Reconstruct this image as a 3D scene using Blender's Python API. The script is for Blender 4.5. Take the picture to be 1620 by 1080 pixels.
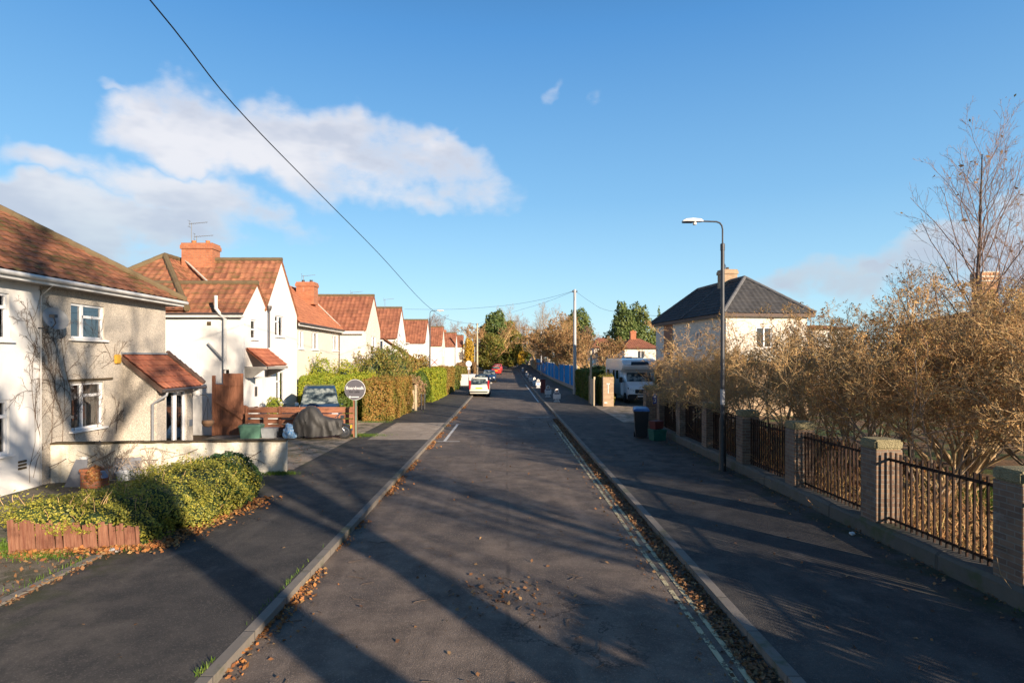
import bpy, bmesh, math, random
import numpy as np
from mathutils import Vector, Matrix

for o in list(bpy.data.objects): bpy.data.objects.remove(o)
SC = bpy.context.scene
COL = SC.collection
R = math.radians
random.seed(4)

# ------------------------------------------------------------------ camera
FPX, EYE, PX0, PY0 = 950.0, 3.0, 801.0, 568.0
cam_d = bpy.data.cameras.new('camera'); cam = bpy.data.objects.new('camera', cam_d); COL.objects.link(cam)
cam.location = (0, 0, EYE); cam.rotation_euler = (R(90), 0, 0)
cam_d.sensor_width = 36; cam_d.lens = 36*FPX/1620
cam_d.shift_x = 9/1620; cam_d.shift_y = 28/1620
cam_d.clip_start = 0.05; cam_d.clip_end = 3000
SC.camera = cam
SC.render.resolution_x = 1024; SC.render.resolution_y = 682
SC.render.engine = 'CYCLES'
SC.cycles.transparent_max_bounces = 12
SC.cycles.max_bounces = 6

# ------------------------------------------------------------------ light
SUN_EL = R(15.0)
sun_to = Vector((0.629*math.cos(SUN_EL), -0.777*math.cos(SUN_EL), math.sin(SUN_EL)))
sd = bpy.data.lights.new('sun', 'SUN'); so = bpy.data.objects.new('sun', sd); COL.objects.link(so)
sd.energy = 5.0; sd.angle = R(0.55); sd.color = (1.0, 0.83, 0.64)
so.rotation_euler = (-sun_to).to_track_quat('-Z', 'Y').to_euler()
SC.view_settings.view_transform = 'Standard'; SC.view_settings.look = 'None'
SC.view_settings.gamma = 1; SC.view_settings.exposure = 1.0

# ------------------------------------------------------------------ node helper
class NT:
    def __init__(s, nt): s.nt = nt; s.n = nt.nodes; s.l = nt.links
    def node(s, t, **kw):
        n = s.n.new(t)
        ins = kw.pop('ins', {})
        for k, v in kw.items(): setattr(n, k, v)
        for k, v in ins.items(): s.set(n, k, v)
        return n
    def set(s, n, k, v):
        sock = n.inputs[k]
        if isinstance(v, bpy.types.NodeSocket): s.l.new(v, sock)
        else:
            if hasattr(sock.default_value, '__len__') and not hasattr(v, '__len__'): v = (v,)*len(sock.default_value)
            if hasattr(v, '__len__') and len(sock.default_value) == 4 and len(v) == 3: v = (*v, 1)
            sock.default_value = v
    def math(s, op, a, b=0.0, c=None, clamp=False):
        n = s.node('ShaderNodeMath', operation=op, use_clamp=clamp); s.set(n, 0, a); s.set(n, 1, b)
        if c is not None: s.set(n, 2, c)
        return n.outputs[0]
    def mix(s, f, a, b, blend='MIX'):
        n = s.node('ShaderNodeMix', data_type='RGBA', blend_type=blend)
        s.set(n, 0, f); s.set(n, 6, a); s.set(n, 7, b)
        return n.outputs[2]
    def ramp(s, f, stops, interp='LINEAR'):
        n = s.node('ShaderNodeValToRGB'); cr = n.color_ramp; cr.interpolation = interp
        while len(cr.elements) < len(stops): cr.elements.new(0.5)
        for e, (p, c) in zip(cr.elements, stops):
            e.position = p; e.color = (*c, 1) if hasattr(c, '__len__') else (c, c, c, 1)
        s.l.new(f, n.inputs[0]); return n.outputs[0]
    def step(s, f, a, b):
        n = s.node('ShaderNodeMapRange', interpolation_type='SMOOTHSTEP'); s.set(n, 0, f); s.set(n, 1, a); s.set(n, 2, b)
        return n.outputs[0]
    def noise(s, vec, scale, detail=3, rough=0.5, dist=0.0, col=False):
        n = s.node('ShaderNodeTexNoise'); s.l.new(vec, n.inputs['Vector'])
        n.inputs['Scale'].default_value = scale; n.inputs['Detail'].default_value = detail
        n.inputs['Roughness'].default_value = rough; n.inputs['Distortion'].default_value = dist
        return n.outputs['Color' if col else 'Fac']
    def mapping(s, vec, scale=(1, 1, 1), loc=(0, 0, 0), rot=(0, 0, 0)):
        n = s.node('ShaderNodeMapping'); s.l.new(vec, n.inputs[0])
        n.inputs['Scale'].default_value = scale; n.inputs['Location'].default_value = loc; n.inputs['Rotation'].default_value = rot
        return n.outputs[0]
    def coord(s, k='Object'): return s.node('ShaderNodeTexCoord').outputs[k]
    def pos(s): return s.node('ShaderNodeNewGeometry').outputs['Position']
    def island(s): return s.node('ShaderNodeNewGeometry').outputs['Random Per Island']
    def sep(s, v):
        n = s.node('ShaderNodeSeparateXYZ'); s.l.new(v, n.inputs[0]); return n.outputs
    def bump(s, h, strength=0.5, dist=0.01):
        n = s.node('ShaderNodeBump'); s.l.new(h, n.inputs['Height'])
        n.inputs['Strength'].default_value = strength; n.inputs['Distance'].default_value = dist
        return n.outputs[0]

def newmat(name):
    m = bpy.data.materials.new(name); m.use_nodes = True
    m.node_tree.nodes.clear()
    t = NT(m.node_tree)
    out = t.node('ShaderNodeOutputMaterial')
    p = t.node('ShaderNodeBsdfPrincipled'); t.l.new(p.outputs[0], out.inputs[0])
    t.p = p; t.out = out; m['t'] = 0
    return m, t

# ------------------------------------------------------------------ sky
w = bpy.data.worlds.new('World'); SC.world = w; w.use_nodes = True
t = NT(w.node_tree); t.n.clear()
out = t.node('ShaderNodeOutputWorld'); bg = t.node('ShaderNodeBackground'); t.l.new(bg.outputs[0], out.inputs[0])
sky = t.node('ShaderNodeTexSky', sky_type='NISHITA', sun_disc=False, sun_elevation=SUN_EL,
             sun_rotation=math.atan2(sun_to.x, sun_to.y), air_density=1.0, dust_density=0.4, ozone_density=2.0)
bg.inputs[1].default_value = 0.15
g = t.coord('Generated'); nz = t.noise(g, 3.0, 5, 0.6, col=True)
nv = t.node('ShaderNodeVectorMath', operation='SUBTRACT'); t.l.new(nz, nv.inputs[0]); nv.inputs[1].default_value = (.5, .5, .5)
ns = t.node('ShaderNodeVectorMath', operation='SCALE'); t.l.new(nv.outputs[0], ns.inputs[0]); ns.inputs[3].default_value = 0.26
ga = t.node('ShaderNodeVectorMath', operation='ADD'); t.l.new(g, ga.inputs[0]); t.l.new(ns.outputs[0], ga.inputs[1])
sx, sy, sz = t.sep(ga.outputs[0])
yy = t.math('MAXIMUM', sy, 0.05)
u = t.math('DIVIDE', sx, yy); v = t.math('DIVIDE', sz, yy)
gx, gy, gz = t.sep(g)
def blob(cx, cy, rx, ry, tilt, amp):     # an elongated bank of cloud at a compass direction and height
    cu, cv = (cx-PX0)/FPX, (PY0-cy)/FPX
    ca, sa = math.cos(R(tilt)), math.sin(R(tilt))
    du = t.math('SUBTRACT', u, cu); dv = t.math('SUBTRACT', v, cv)
    a = t.math('ADD', t.math('MULTIPLY', du, ca), t.math('MULTIPLY', dv, sa))
    b = t.math('SUBTRACT', t.math('MULTIPLY', dv, ca), t.math('MULTIPLY', du, sa))
    a = t.math('DIVIDE', a, rx/FPX); b = t.math('DIVIDE', b, ry/FPX)
    r2 = t.math('ADD', t.math('POWER', t.math('ABSOLUTE', a), 2.0), t.math('POWER', t.math('ABSOLUTE', b), 2.0))
    e = t.math('SUBTRACT', 1.0, r2, clamp=True)
    return t.math('MULTIPLY', e, amp)
blobs = [(270,165,150,75,-10,1.15),(380,205,230,75,-10,1.2),(520,235,230,75,-14,1.1),(668,252,150,56,-12,.95),(640,300,70,24,-6,.65),
         (130,245,200,38,-12,.85),(300,290,230,50,-12,1.0),(80,335,280,85,-6,1.3),(260,350,230,66,-8,1.1),(480,330,110,34,-8,.75),
         (60,420,280,90,0,1.1),(270,410,180,55,0,.8),(1330,450,190,36,8,.85),(1480,425,160,44,10,.85),(1610,375,100,55,0,.9),(1375,440,60,14,8,1.1),
         (888,130,12,36,-28,.33),(936,150,16,14,0,.25),(190,105,55,14,-20,.5),(560,465,170,13,-3,.35)]
acc = None
for b in blobs:
    e = blob(*b); acc = e if acc is None else t.math('MAXIMUM', acc, e)
soft = t.noise(t.mapping(g, (1, 1, 1.7)), 5.0, 7, 0.62); fine = t.noise(t.mapping(g, (1, 1, 2.2)), 4.0, 5, 0.6)
dens = t.math('MULTIPLY', acc, t.math('ADD', -0.25, t.math('MULTIPLY', soft, 2.3)))
wisp = t.noise(t.mapping(g, (1, 1, 2.0)), 16.0, 6, 0.65)
dens = t.math('SUBTRACT', dens, t.math('MULTIPLY', fine, 0.10))
dens = t.math('SUBTRACT', dens, t.math('MULTIPLY', t.math('SUBTRACT', wisp, .42), 0.55))
cl = t.step(dens, 0.0, 0.72)
cl = t.math('MULTIPLY', cl, t.step(gy, 0.05, 0.3))
cl = t.math('MULTIPLY', cl, 0.86)
core = t.step(dens, 0.35, 1.1)
low = t.step(gz, 0.10, 0.30)
shade = t.math('MULTIPLY', t.step(dens, .2, .8), t.step(t.noise(t.mapping(g, (1,1,2.4), (0.0,0,-.035)), 5.0, 4, .6), .36, .60))
ccol = t.mix(low, (1.9, 2.2, 2.5), (3.15, 3.05, 3.1))
ccol = t.mix(t.math('MULTIPLY', shade, .75), ccol, (1.75, 1.9, 2.3))
hs = t.node('ShaderNodeHueSaturation', ins={'Hue': 0.493, 'Saturation': 1.22, 'Value': 1.0}); t.l.new(sky.outputs[0], hs.inputs['Color'])
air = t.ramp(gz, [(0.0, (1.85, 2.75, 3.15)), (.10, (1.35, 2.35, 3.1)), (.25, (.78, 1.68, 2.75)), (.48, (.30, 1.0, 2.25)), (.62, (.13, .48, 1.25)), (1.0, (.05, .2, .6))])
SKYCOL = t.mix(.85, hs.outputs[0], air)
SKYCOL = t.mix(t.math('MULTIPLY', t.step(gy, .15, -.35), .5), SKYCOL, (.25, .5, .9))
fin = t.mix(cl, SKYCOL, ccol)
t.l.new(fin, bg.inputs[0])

# ------------------------------------------------------------------ ground shape and placing
def gz_(y): return 0.0 if y < 60 else (0.00019*(y-60)**2 if y < 150 else 1.54+0.01*(y-150))
def GY(py):                                # distance at which the street surface appears at this height in the photograph
    lo, hi = 2.0, 400.0
    for _ in range(60):
        m = (lo+hi)/2
        if (EYE-gz_(m))*FPX/m > py-PY0: lo = m
        else: hi = m
    return lo
def X(px, y): return (px-PX0)*y/FPX
def Z(py, y): return EYE-(py-PY0)*y/FPX

# ------------------------------------------------------------------ mesh helpers
def link(name, me, mats, parent=None, loc=None):
    o = bpy.data.objects.new(name, me); COL.objects.link(o)
    for m in (mats if isinstance(mats, (list, tuple)) else [mats]): me.materials.append(m)
    if parent is not None: o.parent = parent
    if loc is not None: o.location = loc
    return o
def tag(o, label=None, cat=None, group=None, kind=None):
    if label: o['label'] = label
    if cat: o['category'] = cat
    if group: o['group'] = group
    if kind: o['kind'] = kind
    return o
def thing(name, label, cat, loc=(0, 0, 0), rz=0, group=None):
    o = bpy.data.objects.new(name, None); COL.objects.link(o); o.empty_display_size = .2
    o.location = loc; o.rotation_euler = (0, 0, rz)
    return tag(o, label, cat, group)
def kids(o): return [c for c in bpy.data.objects if c.parent == o]
def copy_tree(o, parent=None):
    c = o.copy(); COL.objects.link(c)
    if parent is not None: c.parent = parent
    for ch in kids(o): copy_tree(ch, c)
    return c

class MB:
    def __init__(s): s.v = []; s.f = []; s.m = []; s.uv = {}
    def add(s, vs, fs, mi=0):
        b = len(s.v); s.v += [tuple(p) for p in vs]
        for f in fs: s.f.append(tuple(b+i for i in f)); s.m.append(mi)
        return s
    def box(s, x0, x1, y0, y1, z0, z1, mi=0):
        if x0 > x1: x0, x1 = x1, x0
        if y0 > y1: y0, y1 = y1, y0
        if z0 > z1: z0, z1 = z1, z0
        vs = [(x, y, z) for z in (z0, z1) for y in (y0, y1) for x in (x0, x1)]
        return s.add(vs, [(0,2,3,1),(4,5,7,6),(0,1,5,4),(2,6,7,3),(0,4,6,2),(1,3,7,5)], mi)
    def bar(s, a, b, w, h=None, mi=0, up=(0, 0, 1)):      # a rectangular bar from a to b
        a, b = Vector(a), Vector(b); d = (b-a).normalized(); h = h or w
        upv = Vector(up)
        if abs(d.dot(upv)) > .98: upv = Vector((0, 1, 0))
        sd_ = d.cross(upv).normalized()*w/2; u_ = sd_.cross(d).normalized()*h/2
        vs = [p+i*sd_+j*u_ for p in (a, b) for i, j in ((-1,-1),(1,-1),(1,1),(-1,1))]
        return s.add(vs, [(0,1,2,3),(7,6,5,4),(0,4,5,1),(1,5,6,2),(2,6,7,3),(3,7,4,0)], mi)
    def tube(s, pts, r, n=8, mi=0, cap=True):
        pts = [Vector(p) for p in pts]; rs = r if hasattr(r, '__len__') else [r]*len(pts)
        b = len(s.v); u_ = None
        for i, p in enumerate(pts):
            d = (pts[min(i+1, len(pts)-1)]-pts[max(i-1, 0)])
            if d.length < 1e-9: d = Vector((0, 0, 1))
            d.normalize()
            if u_ is None: u_ = d.orthogonal().normalized()
            u_ = (u_-d*u_.dot(d)); u_ = u_.normalized() if u_.length > 1e-6 else d.orthogonal().normalized()
            w_ = d.cross(u_)
            for k in range(n):
                a = 2*math.pi*k/n; s.v.append(tuple(p+rs[i]*(math.cos(a)*u_+math.sin(a)*w_)))
        for i in range(len(pts)-1):
            for k in range(n):
                s.f.append((b+i*n+k, b+i*n+(k+1) % n, b+(i+1)*n+(k+1) % n, b+(i+1)*n+k)); s.m.append(mi)
        if cap:
            s.f.append(tuple(b+k for k in range(n))[::-1]); s.m.append(mi)
            s.f.append(tuple(b+(len(pts)-1)*n+k for k in range(n))); s.m.append(mi)
        return s
    def prism(s, poly, axis, a, b, mi=0):                   # polygon in the other two axes, extruded along axis
        def P(q, t_):
            if axis == 'x': return (t_, q[0], q[1])
            if axis == 'y': return (q[0], t_, q[1])
            return (q[0], q[1], t_)
        n = len(poly)
        return s.add([P(q, a) for q in poly]+[P(q, b) for q in poly],
              [tuple(range(n)), tuple(range(2*n-1, n-1, -1))]+[(i, i+n, (i+1) % n+n, (i+1) % n) for i in range(n)], mi)
    def poly(s, pts, mi=0): return s.add(pts, [tuple(range(len(pts)))], mi)
    def lathe(s, prof, c=(0, 0, 0), n=16, mi=0, axis='z'):
        b = len(s.v)
        for r, h in prof:
            for k in range(n):
                a = 2*math.pi*k/n; p = (r*math.cos(a), r*math.sin(a), h)
                if axis == 'y': p = (p[0], h, p[1])
                if axis == 'x': p = (h, p[0], p[1])
                s.v.append((p[0]+c[0], p[1]+c[1], p[2]+c[2]))
        for i in range(len(prof)-1):
            for k in range(n):
                s.f.append((b+i*n+k, b+i*n+(k+1) % n, b+(i+1)*n+(k+1) % n, b+(i+1)*n+k)); s.m.append(mi)
        s.f.append(tuple(b+k for k in range(n))[::-1]); s.m.append(mi)
        s.f.append(tuple(b+(len(prof)-1)*n+k for k in range(n))); s.m.append(mi)
        return s
    def loft(s, rings, mi=0, cap=True):
        b = len(s.v); n = len(rings[0])
        for r_ in rings: s.v += [tuple(p) for p in r_]
        for i in range(len(rings)-1):
            for k in range(n): s.f.append((b+i*n+k, b+i*n+(k+1) % n, b+(i+1)*n+(k+1) % n, b+(i+1)*n+k)); s.m.append(mi)
        if cap:
            s.f.append(tuple(b+k for k in range(n))[::-1]); s.m.append(mi)
            s.f.append(tuple(b+(len(rings)-1)*n+k for k in range(n))); s.m.append(mi)
        return s
    def xf(s, M, start=0):
        for i in range(start, len(s.v)): s.v[i] = tuple(M @ Vector(s.v[i]))
        return s
    def build(s, name, mats, parent=None, smooth=False, bevel=0, loc=None, fix=True, seg=2):
        me = bpy.data.meshes.new(name); me.from_pydata(s.v, [], s.f)
        o = link(name, me, mats, parent, loc)
        me.polygons.foreach_set('material_index', s.m)
        if fix or bevel:
            bm = bmesh.new(); bm.from_mesh(me)
            if bevel:
                bmesh.ops.remove_doubles(bm, verts=bm.verts, dist=1e-5)
            if fix: bmesh.ops.recalc_face_normals(bm, faces=bm.faces)
            if bevel:
                es = [e for e in bm.edges if len(e.link_faces) == 2 and e.calc_face_angle(0) > 0.5]
                bmesh.ops.bevel(bm, geom=es, offset=bevel, segments=seg, affect='EDGES', clamp_overlap=True)
            bm.to_mesh(me); bm.free()
        if smooth: smooth_by_angle(me)
        return o
def smooth_by_angle(me, ang=40):
    me.polygons.foreach_set('use_smooth', [True]*len(me.polygons))
    try: me.set_sharp_from_angle(angle=R(ang))
    except Exception: pass

def np_mesh(name, V, F):                      # V (n,3), F (m,k)
    me = bpy.data.meshes.new(name); k = F.shape[1]
    me.vertices.add(len(V)); me.vertices.foreach_set('co', V.astype(np.float32).ravel())
    me.loops.add(F.size); me.loops.foreach_set('vertex_index', F.astype(np.int32).ravel())
    me.polygons.add(len(F)); me.polygons.foreach_set('loop_start', np.arange(0, F.size, k, dtype=np.int32))
    try: me.polygons.foreach_set('loop_total', np.full(len(F), k, dtype=np.int32))
    except Exception: pass
    me.update(calc_edges=True); me.validate(); return me

def leaf_quads(C, N, size, rng, aspect=1.6, tilt=0.6, droop=0):
    n = len(C)
    N = N+rng.normal(0, tilt, (n, 3)); N /= np.linalg.norm(N, axis=1)[:, None]+1e-9
    A = rng.normal(0, 1, (n, 3)); A[:, 2] -= droop
    U = A-N*(A*N).sum(1)[:, None]; U /= np.linalg.norm(U, axis=1)[:, None]+1e-9
    W = np.cross(N, U); s_ = size*rng.uniform(.6, 1.35, n)[:, None]
    Lu = U*s_*aspect*.5; Lw = W*s_*.5
    V = np.stack([C-Lu, C+Lw*.9+N*s_*.12, C+Lu, C-Lw*.9+N*s_*.12], 1).reshape(-1, 3)
    F = np.arange(4*n).reshape(n, 4)
    return V, F
def merge(parts):
    Vs, Fs, b = [], [], 0
    for V, F in parts: Vs.append(V); Fs.append(F+b); b += len(V)
    return np.concatenate(Vs), np.concatenate(Fs)

# branches grown level by level in arrays
def run(P0, D, L, K, rng, wander=.15, up=0.0):
    N = len(P0); pts = np.zeros((N, K+1, 3)); pts[:, 0] = P0; d = D.copy()
    for k in range(K):
        d = d+rng.normal(0, wander, (N, 3)); d[:, 2] += up
        d /= np.linalg.norm(d, axis=1)[:, None]+1e-9
        pts[:, k+1] = pts[:, k]+d*(L/K)[:, None]
    return pts
def tubes(pts, r0, r1, sides=3):
    N, K1, _ = pts.shape
    T = np.gradient(pts, axis=1); T /= np.linalg.norm(T, axis=2)[..., None]+1e-9
    ref = np.where(np.abs(T[:, :1, 2:3]) > .9, np.array([1., 0, 0]), np.array([0., 0, 1.]))
    A = np.cross(T, np.broadcast_to(ref, T.shape)); A /= np.linalg.norm(A, axis=2)[..., None]+1e-9
    B = np.cross(T, A); tt = np.linspace(0, 1, K1)
    rr = r0[:, None]*(1-tt)+r1[:, None]*tt
    an = np.arange(sides)*2*np.pi/sides
    V = pts[:, :, None, :]+rr[:, :, None, None]*(np.cos(an)[None, None, :, None]*A[:, :, None, :]+np.sin(an)[None, None, :, None]*B[:, :, None, :])
    idx = np.arange(N*K1*sides).reshape(N, K1, sides)
    a = idx[:, :-1, :]; b = idx[:, 1:, :]
    F = np.stack([a, np.roll(a, -1, 2), np.roll(b, -1, 2), b], -1).reshape(-1, 4)
    return V.reshape(-1, 3), F
def fork(pts, r0, r1, L, n, rng, ang=(.5, .95), ratio=.55, t0=.25, t1=1.0, rr=.55, keep_up=0.0):
    N, K1, _ = pts.shape
    t_ = (np.arange(n)[None, :]+rng.uniform(0, 1, (N, n)))/n*(t1-t0)+t0
    f = t_*(K1-1); i = np.minimum(f.astype(int), K1-2); fr = (f-i)[..., None]
    ar = np.arange(N)[:, None]
    P = pts[ar, i]*(1-fr)+pts[ar, i+1]*fr; T = pts[ar, i+1]-pts[ar, i]; T /= np.linalg.norm(T, axis=2)[..., None]+1e-9
    Q = rng.normal(0, 1, T.shape); Q[..., 2] += keep_up
    Q -= T*(Q*T).sum(2)[..., None]; Q /= np.linalg.norm(Q, axis=2)[..., None]+1e-9
    a = rng.uniform(*ang, (N, n))[..., None]
    D = T*np.cos(a)+Q*np.sin(a)
    LL = L[:, None]*ratio*(1.15-.75*(t_-t0)/(t1-t0+1e-9))*rng.uniform(.7, 1.25, (N, n))
    rad = (r0[:, None]*(1-t_)+r1[:, None]*t_)*rr
    return P.reshape(-1, 3), D.reshape(-1, 3), LL.ravel(), rad.ravel()
# ------------------------------------------------------------------ materials
M = {}
def simple(name, col, rough=.6, metal=0.0, var=.12, scale=6, bump=0.0, spec=.5, col2=None, bscale=None):
    m, t = newmat(name); c = t.coord()
    n = t.noise(c, scale, 4, .6)
    c2 = col2 or tuple(max(0, x*(1-var*2)) for x in col)
    t.set(t.p, 'Base Color', t.ramp(n, [(.3, c2), (.7, col)]))
    t.p.inputs['Roughness'].default_value = rough; t.p.inputs['Metallic'].default_value = metal
    t.p.inputs['Specular IOR Level'].default_value = spec
    if bump: t.set(t.p, 'Normal', t.bump(t.noise(c, bscale or scale*6, 3, .6), bump, .01))
    M[name] = m; return m
def asphalt(name, base, lite, patch, seam=False, bum=.5):
    m, t = newmat(name); c = t.pos()
    big = t.noise(c, .35, 5, .6); mid = t.noise(c, 2.2, 5, .65); fin = t.noise(c, 90, 2, .6)
    streak = t.noise(t.mapping(c, (1.6, .12, 1)), 1.0, 4, .6)
    col = t.mix(t.step(mid, .3, .7), base, lite)
    col = t.mix(t.math('MULTIPLY', t.step(big, .45, .62), .7), col, patch)
    col = t.mix(t.math('MULTIPLY', t.step(streak, .52, .7), .35), col, tuple(x*1.5 for x in lite))
    vo = t.node('ShaderNodeTexVoronoi'); t.l.new(c, vo.inputs['Vector']); vo.inputs['Scale'].default_value = 75
    agg = t.step(t.math('ADD', t.sep(vo.outputs['Color'])[0], 0), .80, .95)
    col = t.mix(t.math('MULTIPLY', t.math('MULTIPLY', agg, .5), t.noise(c, 1.2, 4, .7)), col, tuple(x*2.2 for x in lite))
    col = t.mix(t.math('MULTIPLY', t.step(fin, .5, .3), .45), col, tuple(x*.45 for x in base))
    # hairline cracks
    vc = t.node('ShaderNodeTexVoronoi', feature='DISTANCE_TO_EDGE'); vc.inputs['Scale'].default_value = .42
    wob = t.node('ShaderNodeVectorMath', operation='ADD'); t.l.new(c, wob.inputs[0])
    sc_ = t.node('ShaderNodeVectorMath', operation='SCALE'); t.l.new(t.noise(c, 1.4, 5, .7, col=True), sc_.inputs[0]); sc_.inputs[3].default_value = 1.3
    t.l.new(sc_.outputs[0], wob.inputs[1]); t.l.new(wob.outputs[0], vc.inputs['Vector'])
    crk = t.math('MULTIPLY', t.step(vc.outputs['Distance'], .011, .003), t.step(t.noise(c, .22, 2, .5), .5, .6))
    col = t.mix(t.math('MULTIPLY', crk, .75), col, tuple(x*.3 for x in base))
    if seam:                                   # worn longitudinal joint of the two laying widths
        x, y, z = t.sep(c)
        xw = t.math('ADD', x, t.math('MULTIPLY', t.math('SUBTRACT', t.noise(c, 1.7, 4, .7), .5), .12))
        d = t.math('ABSOLUTE', t.math('SUBTRACT', xw, .02))
        col = t.mix(t.math('MULTIPLY', t.step(d, .045, .01), t.math('MULTIPLY', .6, t.step(t.noise(c, 1.1, 5, .7), .46, .62))), col, tuple(x_*.4 for x_ in base))
        stain = t.math('MULTIPLY', t.step(t.noise(t.mapping(c, (1, .35, 1), (7, 3, 0)), .9, 4, .6), .58, .72), .45)
        col = t.mix(stain, col, (.05, .036, .03))
    else:                                      # moss creeping in from the wall side, pale scuffs
        x, y, z = t.sep(c)
        ms = t.math('MULTIPLY', t.step(t.math('ABSOLUTE', x), 4.9, 5.9), t.step(t.noise(c, 1.6, 6, .75), .44, .60))
        col = t.mix(t.math('MULTIPLY', ms, .7), col, (.035, .045, .012))
        sc2 = t.step(t.noise(t.mapping(c, (1, .6, 1)), 1.3, 5, .7), .60, .70)
        col = t.mix(t.math('MULTIPLY', sc2, .35), col, tuple(q*1.8 for q in lite))
    t.set(t.p, 'Base Color', col)
    t.set(t.p, 'Roughness', t.math('SUBTRACT', .95, t.math('MULTIPLY', mid, .22)))
    t.p.inputs['Specular IOR Level'].default_value = .35
    h = t.math('ADD', t.math('MULTIPLY', fin, 1.0), t.math('MULTIPLY', vo.outputs['Distance'], .8))
    t.set(t.p, 'Normal', t.bump(h, bum, .012))
    M[name] = m
asphalt('road', (.105, .082, .066), (.205, .158, .122), (.068, .058, .054), seam=True, bum=.55)
asphalt('pave', (.036, .034, .033), (.100, .086, .072), (.040, .037, .035), bum=.5)
asphalt('apron', (.30, .235, .175), (.42, .34, .26), (.25, .20, .15), bum=.4)
asphalt('verge', (.13, .11, .085), (.21, .18, .14), (.10, .095, .06), bum=.8)

def kerbmat(name, c0, c1, joint=.915):
    m, t = newmat(name); c = t.pos(); x, y, z = t.sep(c)
    col = t.mix(t.noise(c, 4, 5, .65), c0, c1)
    fr = t.math('FRACT', t.math('DIVIDE', y, joint)); unit = t.math('FLOOR', t.math('DIVIDE', y, joint))
    wn = t.node('ShaderNodeTexWhiteNoise', noise_dimensions='1D'); t.l.new(unit, wn.inputs['W'])
    col = t.mix(t.math('MULTIPLY', wn.outputs[0], .4), col, c0)
    moss = t.math('MULTIPLY', t.step(t.noise(c, 1.3, 5, .7), .52, .68), .75)
    col = t.mix(moss, col, (.06, .075, .025))
    jn = t.step(t.math('ABSOLUTE', t.math('SUBTRACT', fr, .5)), .484, .492)
    col = t.mix(t.math('MULTIPLY', jn, .5), col, (.04, .035, .028))
    t.set(t.p, 'Base Color', col); t.p.inputs['Roughness'].default_value = .9
    t.set(t.p, 'Normal', t.bump(t.math('SUBTRACT', t.noise(c, 40, 4, .7), t.math('MULTIPLY', jn, 2)), .6, .01))
    M[name] = m
kerbmat('kerb', (.15, .13, .11), (.27, .235, .195))
kerbmat('plinth', (.075, .068, .055), (.17, .15, .12), 2.76)

def wall(name, col, dirt, grain=0.0, streak=.5, scale=1.0):
    m, t = newmat(name); c = t.pos()
    c_ = t.mix(t.math('MULTIPLY', t.step(t.noise(c, .8, 6, .65), .42, .75), streak), col, dirt)
    vs = t.noise(t.mapping(c, (4.5, 4.5, .35)), 1.5, 4, .6)
    c_ = t.mix(t.math('MULTIPLY', t.step(vs, .52, .75), streak*.8), c_, dirt)
    h = t.noise(c, 30, 4, .7)
    if grain:
        vo = t.node('ShaderNodeTexVoronoi'); t.l.new(c, vo.inputs['Vector']); vo.inputs['Scale'].default_value = 60
        c_ = t.mix(t.math('MULTIPLY', t.step(t.sep(vo.outputs['Color'])[0], .35, .75), grain), c_, tuple(x*.5 for x in dirt))
        c_ = t.mix(t.math('MULTIPLY', t.step(t.noise(c, 26, 4, .75), .5, .66), grain*.7), c_, tuple(x*.42 for x in dirt))
        c_ = t.mix(t.math('MULTIPLY', t.step(t.noise(c, 7, 4, .7), .45, .7), .35), c_, dirt)
        h = t.math('ADD', h, t.math('MULTIPLY', vo.outputs['Distance'], -1.2))
    t.set(t.p, 'Base Color', c_); t.p.inputs['Roughness'].default_value = .95; t.p.inputs['Specular IOR Level'].default_value = .2
    t.set(t.p, 'Normal', t.bump(h, .9 if grain else .35, .012))
    M[name] = m
wall('white_render', (.74, .725, .70), (.54, .51, .46), 0, .42)
wall('white_clean', (.75, .735, .71), (.60, .57, .52), 0, .35)
wall('pebbledash', (.66, .59, .50), (.46, .41, .34), .5, .3)
wall('cream', (.74, .68, .60), (.58, .52, .44), .05, .3)
wall('pink_cream', (.70, .62, .56), (.55, .47, .41), .08, .3)
wall('old_white', (.78, .73, .62), (.46, .37, .24), .06, .55)
wall('stone_cap', (.34, .29, .17), (.14, .12, .06), .25, .6)
wall('sill_white', (.78, .76, .73), (.5, .47, .42), 0, .3)
wall('grey_panel', (.22, .23, .26), (.14, .14, .15), 0, .4)
wall('mud', (.14, .10, .06), (.07, .06, .03), .5, .7)

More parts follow.
